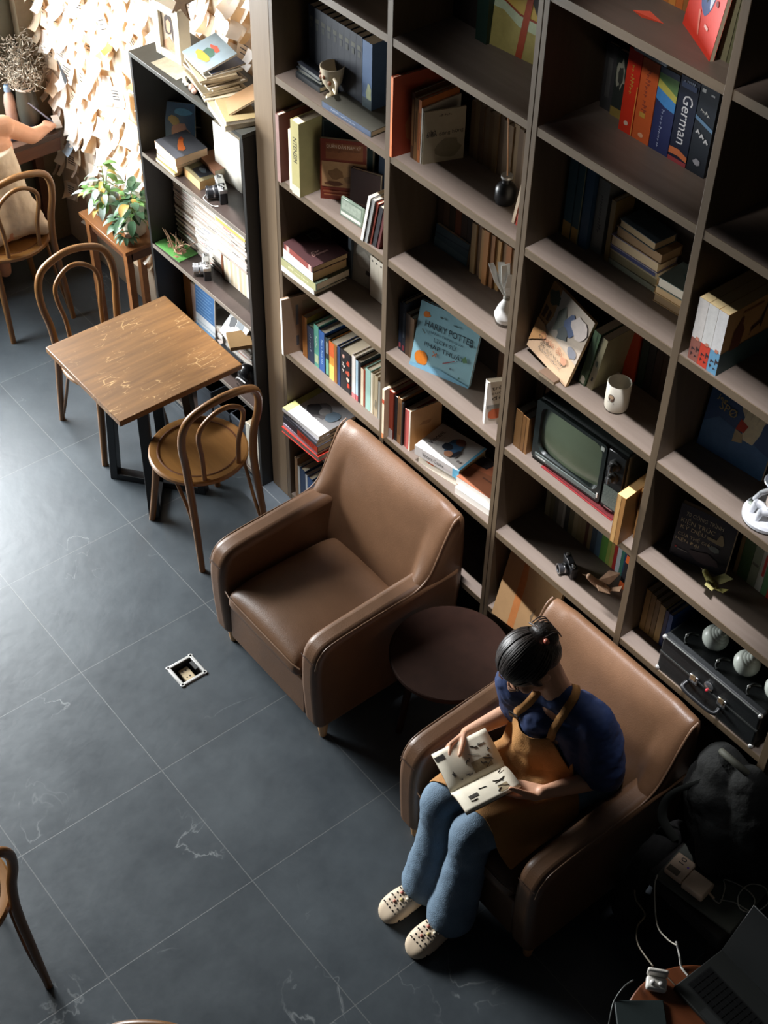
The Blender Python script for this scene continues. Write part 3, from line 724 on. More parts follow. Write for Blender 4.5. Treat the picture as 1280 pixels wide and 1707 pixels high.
row(.693, .046, ZA, [('dark brown', .014, .235, (92, 62, 40), [('r', 'spine', .2, .2, .8, .9, (140, 100, 60))], {}), ('tan', .016, .222, (150, 112, 70), [('r', 'spine', .3, .3, .7, .8, (110, 76, 46))], {}), ('orange-spined', .014, .224, (198, 116, 60), [('r', 'spine', .3, .2, .7, .8, (150, 84, 44))], {})], 'beside the white booklet on the sixth shelf', d=.16, gap=.001)
stand('thin pale grey booklet pressed against the white booklet', .741, .046, ZA, .006, .16, .2, (196, 190, 176), hard=False)
face('white booklet with dark brushed title turned to the right on the sixth shelf', .752, .048, ZA, .142, .188, .006, (172, 160, 134), [('t', 'right', 'nhà', .2, .60, .03, .018, 0, (52, 42, 42)), ('t', 'right', 'biến dạng họng', .52, .56, .125, .022, 3, (48, 42, 42)), ('s', 'right', .5, .90, .04, .010, 0, (92, 82, 70)), ('p', 'right', disc(.6, .26, .3, .2, 14, .3, 2), (132, 122, 98))], yaw=70, hard=False)
for i in range(14):
    stand('one of the tan pamphlets lining the back of the sixth shelf beside the white booklet', .80+i*.0225, .205-.002*(i % 3), ZA, .0215, .034, .20+.012*((i*7) % 4)/3, [(112, 88, 60), (126, 102, 70), (98, 76, 54), (118, 96, 72)][i % 4], group='tan pamphlets at the back of the sixth shelf', hard=False)
for k, (c, rgb, h) in enumerate([('pale', (196, 176, 150), .19), ('red and white', (176, 66, 52), .2), ('dark grey', (62, 56, 54), .18)]):
    stand('%s thin book leaning against the upright by the ink bottle, %s of three' % (c, ORD[k]), 1.168+k*.018, .06, ZA, .011, .14, h, rgb, lean=10, hard=False)
# fifth shelf
row(.66, .208, ZB, [(c, .030, h, rgb, [], {}) for c, h, rgb in [('dark brown', .25, (70, 52, 38)), ('brown', .24, (88, 66, 46)), ('dark olive', .25, (66, 56, 42)), ('rust', .245, (120, 66, 40)), ('dark umber', .24, (62, 46, 36)), ('brown-black', .235, (52, 42, 36))]], 'behind the flat blue box on the fifth shelf', d=.03, gap=.001)
face('flat faded blue box lying in front of the brown books on the fifth shelf', .672, .186, ZB, .168, .085, .016, (70, 92, 104), [('p', 'right', [(0, .1), (1, .05), (1, .35), (0, .4)], (96, 116, 122)), ('p', 'right', [(0, .6), (1, .7), (1, .76), (0, .66)], (52, 70, 82))], yaw=2, tilt=6, hard=False, name='box', cat='box')
row(.866, .182, ZB, [(c, .0235, h, rgb, [], {'yo': yo}) for c, h, rgb, yo in [('tan', .2, (150, 120, 80), 0), ('brown', .205, (104, 76, 50), .006), ('golden tan', .2, (160, 122, 76), .0), ('torn golden', .215, (150, 100, 54), -.012), ('torn brown', .21, (126, 84, 48), -.006), ('ochre', .2, (150, 112, 64), 0), ('dark tan', .2, (112, 84, 54), .006), ('rust tan', .205, (136, 88, 52), 0), ('brown paper', .2, (120, 90, 58), .004), ('umber', .2, (96, 70, 48), .006)]], 'beside the white paper bundle on the fifth shelf', d=.05, gap=.001, )
# fourth shelf
row(.655, .052, ZC, [('dark navy', .017, .215, (40, 50, 66), [('r', 'spine', .2, .06, .8, .16, (176, 80, 84))], {}), ('blue-black', .020, .225, (46, 52, 62), [('r', 'spine', .3, .3, .7, .8, (92, 100, 110)), ('r', 'spine', .2, .04, .8, .14, (150, 60, 70))], {}), ('dark brown', .022, .19, (96, 70, 48), [], {}), ('brown', .022, .185, (110, 80, 52), [], {})], 'left of the pale blue cover on the fourth shelf', d=.15, gap=.001)
HP = [('p', 'right', disc(.13, .83, .055, .05, 12, .4, 2), (214, 118, 44)), ('p', 'right', disc(.165, .17, .11, .11, 16, .2, 3), (218, 124, 36)),
      ('t', 'right', 'HARRY POTTER', .53, .705, .200, .026, 0, (40, 54, 62)), ('t', 'right', 'HÀNH TRÌNH QUA', .50, .605, .140, .014, 0, (70, 96, 106)), ('t', 'right', 'LỊCH SỬ', .50, .515, .092, .026, 0, (30, 44, 52)), ('t', 'right', 'PHÁP THUẬT', .51, .405, .165, .030, 0, (30, 44, 52)),
      ('p', 'right', [(.52, .22), (.70, .33), (.70, .345), (.52, .235)], (150, 60, 60)), ('p', 'right', disc(.66, .20, .018, .02, 8), (96, 116, 124)), ('p', 'right', [(.33, .27), (.40, .34), (.41, .33), (.34, .26)], (190, 110, 70)), ('p', 'right', [(.33, .34), (.40, .27), (.41, .28), (.34, .35)], (190, 110, 70)),
      ('p', 'right', disc(.82, .12, .018, .018, 8, .3), (72, 112, 100)), ('p', 'right', [(.8, .42), (.86, .48), (.9, .40), (.84, .37)], (92, 128, 92)), ('p', 'right', disc(.9, .66, .03, .02, 8, .5, 2), (54, 72, 78)), ('p', 'right', disc(.38, .88, .03, .018, 8, .6, 4), (70, 90, 92)), ('p', 'right', disc(.62, .85, .04, .014, 8, .6, 5), (70, 96, 100)), ('p', 'right', [(.1, .6), (.16, .55), (.17, .57), (.11, .62)], (92, 112, 110)), ('p', 'right', [(.0, .0), (1, .0), (1, .06), (.5, .12), (.0, .05)], (122, 172, 196))]
face('large pale blue cover facing out with orange suns and a dark lettered title', .748, .030, ZC, .248, .268, .014, (142, 184, 194), HP, yaw=19, tilt=10, roll=2.5, hard=True, pages=(196, 150, 130))
row(1.03, .2, ZC, [(c, .021, h, rgb, [], {}) for c, h, rgb in [('dark brown', .16, (92, 66, 46)), ('brown', .17, (112, 80, 54)), ('russet', .165, (122, 82, 54)), ('tan', .16, (138, 104, 70)), ('golden brown', .165, (150, 110, 68)), ('chestnut', .16, (104, 70, 48)), ('dark chestnut', .16, (88, 60, 42)), ('umber tan', .155, (120, 90, 60)), ('walnut', .16, (86, 62, 44))]], 'behind and right of the pale blue cover', d=.034, gap=.001)
face('thick white paperback with handwritten title facing right on the fourth shelf', 1.162, .026, ZC, .085, .19, .022, (232, 222, 208), [('t', 'right', 'trên', .5, .86, .05, .016, 8, (70, 60, 56)), ('t', 'right', 'cuộc', .5, .74, .05, .016, 8, (70, 60, 56)), ('t', 'right', 'đời', .5, .62, .045, .016, 8, (70, 60, 56)), ('p', 'right', disc(.5, .24, .4, .13, 12, .4, 2), (206, 104, 62)), ('r', 'right', .05, .38, .95, .46, (150, 146, 138))], yaw=62, hard=False, spine=(240, 236, 226))
# third shelf
row(.647, -.012, ZD, [('cream and red', .012, .245, (236, 216, 186), [('r', 'spine', 0, .72, 1, .8, (206, 84, 52)), ('r', 'spine', 0, .0, 1, .1, (214, 140, 90))], {'d': .2, 'lab': 'tall cream book with a red spot sticking out at the left of the third shelf'}), ('rust red', .024, .235, (160, 66, 44), [('r', 'spine', 0, 0, 1, .2, (190, 180, 176))], {'yo': .024}), ('black', .018, .22, (36, 34, 34), [], {'yo': .03}), ('ochre brown', .022, .228, (140, 96, 56), [('r', 'spine', .2, .2, .8, .9, (112, 74, 42))], {'yo': .03}), ('thin black', .006, .215, (40, 42, 42), [], {'yo': .03})], 'at the left of the second bay third shelf', d=.17, gap=.001)
stand('thin pink-red booklet in front of the black book on the third shelf', .738, .026, ZD, .012, .14, .19, (196, 96, 88), hard=False)
stand('thin red booklet with white page edge beside the tan cover', .752, .024, ZD, .012, .14, .195, (190, 78, 64), hard=False, spine=(204, 100, 92))
face('tan cover turned to the right above the flat white cookery book', .775, .022, ZD, .14, .20, .008, (196, 148, 98), [('p', 'right', disc(.5, .6, .2, .05, 9, .5), (166, 118, 76))], yaw=82, hard=False, spine=(228, 214, 196))
flatp('white booklets with a red cover strip under the big white book', .842, .012, ZD, .19, .15, .024, (226, 214, 196), [('p', 'right', [(.0, .1), (1, .2), (1, .4), (.0, .3)], (206, 110, 70))], yaw=9, hard=False, pages=(240, 230, 212))
flatp('thin green-covered booklet directly under the big white book', .836, .016, ZD+.0245, .2, .16, .012, (58, 110, 92), yaw=10, hard=False, pages=(226, 220, 206))
VIN = [('r', 'spine', 0, .86, 1, 1, (104, 176, 206)), ('t', 'spine', 'Vincent Cuisine', .5, .42, .105, .018, 90, (54, 52, 54)), ('s', 'spine', .5, .75, .03, .014, 90, (206, 196, 196)),
       ('r', 'left', 0, .955, 1, 1, (92, 160, 190)), ('t', 'left', 'Vincent', .47, .16, .085, .020, 180, (40, 38, 42)), ('t', 'left', 'Cuisine', .5, .26, .06, .012, 180, (176, 172, 168)), ('p', 'left', disc(.45, .55, .26, .16, 14, .35, 3), (70, 104, 136)), ('p', 'left', disc(.55, .46, .12, .1, 12, .3, 4), (40, 46, 56)), ('p', 'left', disc(.72, .58, .10, .08, 12, .2, 5), (186, 132, 100)), ('p', 'left', disc(.25, .58, .12, .1, 12, .2, 7), (128, 84, 68)), ('p', 'left', disc(.62, .70, .16, .04, 12, .4, 8), (44, 42, 48)), ('p', 'left', disc(.78, .84, .04, .03, 10), (128, 120, 118))]
flat('big white cookery book with a blue corner lying across booklets on the third shelf', .826, .004, ZD+.037, .215, .165, .044, (206, 200, 194), VIN, yaw=10, pages=(196, 170, 130))
flatp('thick white pages of the lower book in the right stack on the third shelf', 1.052, .012, ZD, .185, .15, .030, (214, 206, 196), yaw=7, hard=False, pages=(240, 234, 224))
flatp('rust-covered book with black corner on top of the right stack', 1.040, .028, ZD+.0304, .185, .15, .036, (150, 92, 64), [('p', 'right', [(0, 0), (.5, .0), (.4, .5), (0, .45)], (178, 104, 72)), ('p', 'right', [(.0, .0), (.35, 0), (.3, .3), (0, .35)], (40, 32, 32)), ('r', 'right', .55, .4, .6, .9, (112, 70, 52))], yaw=7, hard=False, pages=(238, 232, 222))
stand('dark book standing at the back right of the third shelf in the second bay', 1.20, .17, ZD, .03, .06, .2, (44, 50, 44))
# second shelf behind the armchair
stand('tan book standing alone on the second shelf behind the empty armchair', 1.215, .05, ZE, .028, .15, .2, (150, 116, 76))

# ==== third bay
row(1.50, .2, ZN, [(c, .024, .22, rgb, [], {}) for c, rgb in [('orange brown', (170, 104, 50)), ('amber', (186, 122, 56)), ('orange', (176, 96, 44)), ('dark amber', (140, 92, 48)), ('brown', (110, 72, 44))]], 'on the top shelf of the third bay', d=.04, gap=.001)
face('bright red cover facing out with a dark oval figure near the top right corner', 1.625, .148, ZN, .2, .29, .012, (224, 62, 44), [('p', 'right', disc(.5, .62, .24, .34, 18, .1), (66, 84, 130)), ('p', 'right', disc(.48, .66, .16, .26, 14, .3, 3), (40, 42, 54)), ('p', 'right', disc(.64, .6, .07, .2, 14, .3, 4), (206, 206, 216)), ('p', 'right', disc(.2, .34, .04, .03, 6, .6), (60, 40, 30)), ('p', 'right', [(.36, .28), (.42, .3), (.52, .1), (.48, .1)], (236, 130, 110)), ('r', 'right', .62, .22, .74, .25, (240, 190, 180)), ('p', 'right', disc(.8, .5, .05, .03, 6, .6, 3), (120, 30, 24))], yaw=-28, tilt=4, roll=4, hard=False)
for k in range(3):
    stand(['pale olive', 'olive green', 'dark olive'][k]+' folder standing right of the bright red cover', 1.80+k*.03, .085, ZN, .028, .15, .26, [(112, 108, 82), (92, 92, 66), (60, 60, 46)][k], lean=3, hard=False)
sm = MB().poly([(1.50, .095, ZN+.001), (1.545, .11, ZN+.012), (1.60, .105, ZN+.001), (1.55, .09, ZN+.001)]).poly([(1.50, .095, ZN+.001), (1.55, .09, ZN+.001), (1.60, .105, ZN+.001), (1.54, .085, ZN+.001)]).build('paper_scrap', mat((190, 70, 44), .7, .1), solid=.0006)
tag(sm, 'small red paper scrap lying left of the bright red cover', 'paper')
DECO = {}
row(1.318, .222, ZM, [('charcoal', .044, .2, (58, 58, 58), [('r', 'spine', .3, .2, .7, .8, (78, 78, 76))], {'d': .02}), ('black patterned', .044, .2, (44, 50, 46), [('p', 'spine', disc(.5, .65, .36, .22, 14, .7, 3), (150, 150, 132)), ('p', 'spine', disc(.5, .62, .2, .14, 12, .7, 5), (60, 62, 56)), ('r', 'spine', 0, .0, 1, .14, (140, 120, 60))], {'d': .02, 'yo': -.006})], 'at the far left back of the seventh shelf', gap=.004)
row(1.438, .178, ZM, [('bright red', .050, .25, (206, 52, 30), [('s', 'spine', .5, .66, .08, .016, -90, (196, 140, 60)), ('p', 'spine', disc(.5, .12, .16, .03, 10), (220, 190, 170)), ('r', 'spine', .94, 0, 1, .6, (226, 150, 70))], {}), ('orange', .062, .243, (204, 96, 48), [('s', 'spine', .45, .62, .13, .020, -90, (150, 70, 50)), ('p', 'spine', disc(.5, .08, .16, .03, 10), (226, 170, 130)), ('r', 'spine', .25, .3, .6, .36, (196, 150, 66))], {}),
     ('navy rainbow-topped', .070, .245, (44, 52, 96), [('p', 'spine', [(0, .78), (1, .68), (1, 1), (0, 1)], (96, 130, 76)), ('p', 'spine', [(0, .73), (1, .63), (1, .74), (0, .86)], (190, 182, 84)), ('p', 'spine', [(0, .62), (.5, .56), (1, .54), (1, .66), (0, .76)], (70, 140, 204)), ('r', 'spine', 0, .93, 1, 1, (50, 58, 78)), ('s', 'spine', .45, .30, .11, .012, -90, (150, 160, 190))], {}),
     ('dark navy dictionary lettered German', .066, .252, (30, 36, 56), [('t', 'spine', 'German', .55, .52, .145, .034, -90, (222, 222, 224)), ('p', 'spine', [(0, .08), (.5, .09), (1, .06), (1, .12), (.5, .17), (0, .16)], (206, 116, 70)), ('r', 'spine', 0, .0, 1, .05, (156, 66, 70)), ('r', 'spine', .1, .88, .9, .94, (70, 84, 120)), ('s', 'spine', .5, .955, .04, .010, 0, (150, 160, 180))], {}),
     ('black lettered', .064, .262, (34, 40, 48), [('r', 'spine', .1, .9, .3, .94, (200, 200, 196)), ('r', 'spine', .6, .9, .8, .92, (180, 180, 180)), ('s', 'spine', .45, .70, .03, .014, -20, (176, 176, 170)), ('p', 'spine', [(0, .60), (1, .52), (1, .56), (0, .64)], (96, 130, 160)), ('s', 'spine', .5, .45, .04, .026, -30, (196, 196, 196)), ('p', 'spine', disc(.5, .14, .2, .035, 10, .4), (150, 150, 156))], {})], 'of thick dictionaries on the seventh shelf', d=.06, gap=.003)
flat('flat pale blue-grey book lying on top of the red and orange dictionaries', 1.46, .170, ZM+.252, .12, .06, .02, (150, 156, 166))
# sixth shelf
row(1.310, .138, ZA, [('slate blue, yellow-footed', .034, .285, (62, 92, 104), [('r', 'spine', 0, 0, 1, .2, (176, 142, 80))], {'lab': 'slate blue book with a yellow foot at the left end of the sixth shelf'}), ('slate blue', .030, .272, (58, 88, 98), [('r', 'spine', 0, 0, 1, .19, (176, 140, 76)), ('r', 'spine', .9, 0, 1, 1, (150, 150, 110))], {'lab': 'slate blue yellow-footed book standing second from the left on the sixth shelf'}), ('deep blue', .032, .275, (44, 76, 104), [], {})], 'on the sixth shelf of the third bay', d=.09, gap=.004)
stand('thick grey lettered volume right of the blue books on the sixth shelf', 1.416, .155, ZA, .046, .08, .25, (112, 112, 106), [('s', 'spine', .5, .55, .12, .016, -90, (70, 72, 70))])
stand('thin tan book standing left of the brown stack on the sixth shelf', 1.480, .150, ZA, .018, .08, .21, (130, 106, 60))
pile(1.500, .150, ZA, [('grey magazine at the bottom of the left stack on the sixth shelf', .19, .085, .018, (110, 110, 92), 0, 0, 0, (), {'hard': False}), ('olive tan book second from the bottom of the left stack', .188, .085, .028, (118, 106, 76), 0, .002, 1, (), {'hard': False}), ('book with a blue stripe in the middle of the left stack', .19, .085, .020, (150, 136, 106), 0, 0, 0, [('r', 'spine', .1, .0, .7, .96, (52, 56, 96))], {'hard': False}), ('cream thick book with lavender cover in the left stack', .188, .085, .036, (140, 132, 156), 0, -.004, 1, (), {'pagesfront': 1, 'pages': (206, 180, 142)}), ('brown book second from the top of the left stack', .185, .085, .034, (120, 92, 62), .012, .0, -1, (), {'pagesfront': 1, 'pages': (150, 118, 82)}), ('tan book with slate cover on top of the left stack', .15, .085, .028, (62, 72, 78), .02, .0, -3, (), {'pagesfront': 1, 'pages': (156, 132, 96)})])
pile(1.712, .120, ZA, [('tan book at the bottom of the right stack by the upright', .16, .11, .028, (150, 122, 84), 0, 0, 3, (), {'pagesfront': 1, 'pages': (150, 122, 88)}), ('pale gold book in the middle of the right stack by the upright', .158, .11, .026, (190, 160, 116), 0, 0, 3, (), {'pagesfront': 1, 'pages': (206, 172, 126)}), ('white book with grey-green cover on top of the right stack by the upright', .155, .11, .034, (104, 118, 112), .006, 0, 3, [('p', 'right', disc(.4, .5, .2, .2, 10, .4), (80, 104, 104))], {'pagesfront': 1, 'pages': (222, 210, 190)})])
stand('white-edged book standing behind the right stack by the upright', 1.872, .2, ZA, .012, .03, .23, (214, 210, 200))
# fifth shelf: cover with town painting leaning
face('cream cover with a painted street scene leaning over on the fifth shelf', 1.303, .046, ZB+.024, .215, .255, .012, (214, 180, 144), [
    ('p', 'right', [(.0, .42), (.45, .40), (1, .34), (1, 1), (0, 1)], (196, 178, 158)), ('p', 'right', [(0, .45), (.2, .44), (.26, .62), (.22, 1), (0, 1)], (172, 124, 72)), ('p', 'right', [(.03, .5), (.1, .5), (.12, .66), (.04, .68)], (92, 62, 40)), ('p', 'right', [(.14, .5), (.2, .5), (.21, .64), (.15, .66)], (92, 62, 40)), ('p', 'right', disc(.16, .84, .12, .1, 12, .6, 3), (72, 78, 58)), ('p', 'right', disc(.42, .66, .12, .18, 12, .7, 4), (112, 112, 96)), ('p', 'right', disc(.62, .70, .12, .14, 12, .7, 6), (84, 100, 136)), ('p', 'right', disc(.54, .54, .12, .1, 12, .7, 7), (88, 92, 88)), ('p', 'right', disc(.85, .44, .12, .07, 12, .5, 8), (128, 128, 134)), ('p', 'right', disc(.8, .78, .18, .14, 12, .4, 9), (222, 206, 196)), ('p', 'right', [(.0, .1), (.3, .3), (.2, .44), (0, .45)], (196, 148, 96)),
    ('t', 'right', 'Quán ăn', .45, .31, .11, .028, 0, (190, 128, 92)), ('t', 'right', 'Chuyện', .30, .26, .06, .016, 0, (70, 56, 46)), ('t', 'right', 'đời xưa và nay', .52, .20, .12, .014, 0, (82, 70, 62)), ('s', 'right', .52, .14, .12, .009, 0, (110, 98, 88)), ('p', 'right', disc(.78, .26, .07, .05, 12), (206, 150, 116))], yaw=-6, tilt=14, roll=6, hard=False, pages=(196, 160, 112))
stand('green leafy-covered book standing behind the cream street scene cover', 1.520, .07, ZB, .028, .14, .235, (70, 92, 62), [('p', 'spine', disc(.5, .5, .4, .4, 14, .8, 3), (52, 72, 44)), ('p', 'spine', disc(.5, .1, .4, .08, 8, .6), (176, 170, 150))], lean=9, hard=False)
stand('worn cream-spined book leaning beside the green leafy book', 1.552, .075, ZB, .024, .14, .225, (150, 140, 108), [('p', 'spine', disc(.5, .2, .2, .05, 8, .6), (50, 48, 44)), ('p', 'spine', disc(.5, .5, .2, .06, 8, .6, 4), (80, 80, 60))], lean=9, hard=False)
flatp('small brown notebook lying under the cream street scene cover', 1.415, -.004, ZB, .07, .05, .012, (96, 76, 60), yaw=0, hard=False, pages=(150, 130, 104))
stand('orange-red book standing behind the white mug', 1.585, .2, ZB, .044, .045, .245, (204, 74, 36), [('p', 'spine', disc(.5, .9, .3, .03, 8, .4), (226, 120, 70))])
row(1.64, .205, ZB, [(c, .028, h, rgb, [], {}) for c, h, rgb in [('dark green', .24, (40, 52, 40)), ('near-black', .225, (46, 40, 36)), ('dark brown', .22, (62, 46, 38)), ('deep brown', .215, (70, 52, 40)), ('umber', .21, (64, 48, 38)), ('dark chestnut', .2, (76, 52, 38)), ('dusky brown', .2, (60, 46, 38)), ('walnut', .195, (70, 54, 42))]], 'in the shade behind the white mug', d=.035, gap=.002)
# fourth shelf: books around the television
row(1.300, .036, ZC, [('tan', .032, .165, (150, 110, 66), [], {}), ('light brown', .030, .16, (160, 114, 66), [('r', 'spine', .5, 0, .58, 1, (110, 76, 44))], {})], 'left of the television', d=.17, gap=.002)
stand('tall torn brown folder behind the tan books left of the television', 1.300, .11, ZC, .035, .1, .29, (104, 78, 50), lean=2, hard=False)
stand('narrow orange-brown book standing tight against the television', 1.352, .10, ZC, .018, .1, .27, (156, 98, 54), lean=2)
stand('tan paperback jutting out over the shelf edge right of the television', 1.826, -.022, ZC-.0, .034, .18, .21, (166, 118, 66), [('r', 'spine', .1, .0, .5, 1, (206, 160, 100))], yaw=4, pages=(206, 168, 112), hard=False)
stand('second tan paperback standing behind the jutting one by the upright', 1.864, .045, ZC, .03, .15, .225, (176, 128, 74), [('r', 'spine', .2, 0, .6, 1, (150, 104, 60))], pages=(196, 160, 106), hard=False)
for k in range(2):
    flatp(['thin red-edged sheet under the front of the television', 'thin dark red folder under the television'][k], 1.44+.02*k, .036+.006*k, ZC+.0025*k, .33, .18, .0022, [(120, 32, 34), (84, 26, 28)][k], yaw=1, hard=False, pages=(140, 40, 40))
# third shelf
R = [('pale patterned', .022, (140, 138, 110)), ('olive', .02, (110, 108, 80)), ('grey', .018, (96, 96, 84)), ('pale grey', .024, (140, 140, 128)), ('white', .012, (176, 176, 166)), ('dark', .02, (58, 62, 58)), ('grey olive', .022, (116, 112, 84)), ('cream', .02, (170, 160, 124)), ('pale tan', .018, (160, 148, 110)), ('tan', .02, (150, 136, 98)), ('brown', .014, (92, 58, 42)), ('light tan', .016, (156, 140, 104)), ('grey-blue', .022, (72, 92, 108)), ('dusty blue', .024, (84, 112, 132)), ('bright green', .030, (96, 150, 66)), ('lime', .016, (150, 166, 80)), ('yellow-blue', .016, (176, 160, 84)), ('red', .014, (180, 48, 44)), ('white', .018, (206, 212, 214)), ('teal', .014, (70, 130, 112)), ('blue', .014, (60, 84, 120))]
x = 1.335
for i, (c, t, rgb) in enumerate(R):
    stand('%s thin spine in the %s of the row behind the black camera' % (c, 'left part' if i < 7 else 'middle' if i < 14 else 'right part'), x, .205, ZD, t, .033, .17+.012*((i*5) % 4), rgb, [('r', 'spine', .2, .7, .8, .72, (70, 70, 66))], hard=False)
    x += t+.0008
stand('black book with orange ends in front of the row by the right upright', 1.758, .165, ZD, .026, .07, .17, (34, 34, 38), [('r', 'spine', .0, .78, 1, 1, (226, 104, 40)), ('r', 'spine', .0, .0, 1, .2, (206, 92, 40))], lean=4)
# second shelf: tan board
face('big tan folder leaning out of the second shelf behind the reading woman', 1.33, -.012, ZE, .26, .33, .02, (176, 140, 98), [('p', 'right', [(.3, 0), (.42, .0), (.40, .7), (.34, 1), (.28, 1)], (186, 118, 66)), ('p', 'right', [(.62, .3), (.68, .45), (.66, .2)], (120, 100, 76))], yaw=6, tilt=15, hard=False, name='folder', cat='folder', pages=(196, 170, 126))

# ==== last bay
BX = 1.953
SETC = [((222, 214, 206), (150, 92, 78)), ((226, 222, 216), (206, 66, 44)), ((228, 224, 220), (108, 160, 192))]
for k in range(3):
    t = .034
    stand(['white book with a brown lettered foot, left one of the boxed-looking trio', 'white book with a red lettered foot, middle one of the boxed-looking trio', 'white book with a blue lettered foot and tan cover, right one of the boxed-looking trio'][k], BX+k*.0348, .010, ZA, t, .205, .208, [(190, 160, 110), (190, 160, 110), (196, 150, 96)][k],
          [('r', 'spine', 0, 0, 1, 1, SETC[k][0]), ('r', 'spine', 0, 0, 1, .36, SETC[k][1]), ('s', 'spine', .5, .2, .020, .022, 0, (60, 40, 40)), ('s', 'spine', .5, .1, .020, .014, 0, (60, 40, 40)), ('p', 'spine', disc(.6, .37, .2, .03, 8, .4), (206, 130, 104))] +
          ([('r', 'right', 0, 0, 1, .36, (70, 92, 92)), ('p', 'right', [(.16, .34), (.18, .66), (.24, .72), (.30, .84), (.34, .84), (.34, .72), (.40, .6), (.36, .34)], (110, 66, 44)), ('p', 'right', [(.52, .44), (.54, .44), (.55, .56), (.72, .62), (.80, .86), (.82, .86), (.76, .5), (.74, .48), (.72, .56), (.56, .5)], (84, 54, 38)), ('r', 'right', .3, .9, .7, .93, (150, 104, 64))] if k == 2 else []), pages=(214, 190, 140), hard=False)
face('dark blue cover facing out with pale clasped hands and yellow lettering', 1.945, .158, ZB, .235, .29, .012, (60, 90, 132), [('p', 'right', [(0, 0), (1, 0), (1, .3), (.55, .4), (.2, .45), (0, .3)], (78, 116, 158)), ('p', 'right', disc(.66, .74, .2, .2, 16, .15, 2), (226, 208, 168)), ('p', 'right', disc(.7, .86, .22, .1, 12, .3, 3), (34, 34, 40)), ('p', 'right', [(.52, .5), (.56, .72), (.62, .70), (.62, .58), (.66, .74), (.72, .72), (.71, .58), (.77, .72), (.82, .68), (.80, .5), (.74, .34), (.6, .34)], (240, 224, 184)), ('p', 'right', [(.46, .42), (.58, .42), (.62, .52), (.50, .56)], (196, 62, 40)), ('p', 'right', [(.46, .26), (.60, .30), (.58, .4), (.46, .42)], (196, 176, 136)), ('t', 'right', 'Jeg', .18, .66, .035, .022, -8, (190, 170, 100)), ('t', 'right', 'SPØ', .3, .58, .06, .03, -8, (190, 168, 110))], yaw=6, tilt=6, hard=False)
face('dark cover facing out with bold cream building title on the fourth shelf', 1.985, .088, ZC, .19, .215, .018, (54, 54, 64), [
    ('t', 'right', '70 CÔNG TRÌNH', .45, .86, .125, .020, 0, (226, 212, 176)), ('t', 'right', 'KIẾN TRÚC', .36, .735, .115, .026, 0, (232, 216, 172)), ('t', 'right', 'KỲ DIỆU', .30, .60, .085, .024, 0, (232, 216, 172)), ('t', 'right', 'CỦA THẾ GIỚI', .36, .475, .115, .019, 0, (226, 210, 170)), ('t', 'right', 'HIỆN ĐẠI', .25, .36, .08, .020, 0, (232, 216, 172)),
    ('p', 'right', [(.55, .62), (.72, .62), (.76, .74), (.80, .74), (.86, .60), (.84, .55), (.74, .55), (.56, .57)], (176, 160, 124)), ('p', 'right', disc(.72, .44, .1, .05, 10, .5), (128, 138, 138)), ('p', 'right', disc(.62, .2, .26, .1, 12, .5, 3), (84, 74, 80)), ('p', 'right', disc(.08, .2, .02, .02, 8), (190, 60, 56)), ('r', 'right', .12, .17, .3, .185, (150, 150, 146))], yaw=17, tilt=5, hard=False)
row(2.165, .19, ZC, [('tan', .014, .21, (140, 116, 80), [], {}), ('dark green', .040, .2, (66, 96, 58), [], {}), ('pale grey-green', .03, .175, (150, 160, 136), [('r', 'spine', .1, .5, .9, .56, (110, 110, 100))], {}), ('white and red', .024, .17, (190, 190, 176), [('r', 'spine', .5, .4, .9, .95, (186, 54, 44))], {}), ('green', .022, .165, (84, 130, 84), [], {}), ('pale pink', .02, .17, (196, 150, 130), [('r', 'spine', 0, 0, 1, .3, (200, 60, 44))], {}), ('grey', .03, .17, (120, 124, 116), [], {}), ('moss', .03, .165, (90, 104, 72), [], {}), ('brown', .03, .16, (96, 74, 58), [], {})], 'right of the dark building cover', d=.045, gap=.001)
row(1.936, .084, ZD, [('tan', .022, .2, (150, 120, 66), [], {}), ('ochre', .02, .198, (140, 112, 62), [], {}), ('dusky tan', .018, .19, (128, 104, 60), [], {}), ('pale gold', .024, .182, (176, 150, 92), [], {}), ('navy', .014, .176, (44, 58, 104), [], {}), ('bright blue', .016, .172, (56, 104, 170), [], {})], 'left of the black suitcase', d=.15, gap=.002)
# ================================================================== ornaments in the tall bookcase
cer = mat((226, 218, 200), .25, .06, 10)
cream_c = mat((214, 200, 172), .3, .08, 10)
blackp = mat((26, 26, 28), .35, .1)
chrome = mat((190, 190, 190), .22, .05, metal=.9)
silver = mat((196, 196, 192), .3, .06, metal=.6)
# patterned footed cup
c = thing('cup', 'cream footed cup with brown pattern standing on the sixth shelf of the first bay', 'cup', (.236, .075, ZA))
MB().lathe([(.024, 0), (.022, .006), (.010, .012), (.009, .022), (.020, .036), (.034, .06), (.041, .10), (.043, .118), (.040, .118), (.037, .10), (.030, .06), (.004, .04)], seg=32).build('bowl', cream_c, c, smooth=50)
for a, z in ((-2.3, .075), (-1.5, .088), (-.9, .07), (-1.9, .10)):
    MB().ball((.0375*math.cos(a), .0375*math.sin(a), z), (.008, .006, .009), 8).build('painted_flower', mat((128, 78, 44), .5), c, smooth=60)
MB().tube(spline([(.036, -.02, .09), (.062, -.03, .085), (.060, -.03, .05), (.030, -.018, .048)], 6), .005, 8).build('handle', cream_c, c, smooth=60)
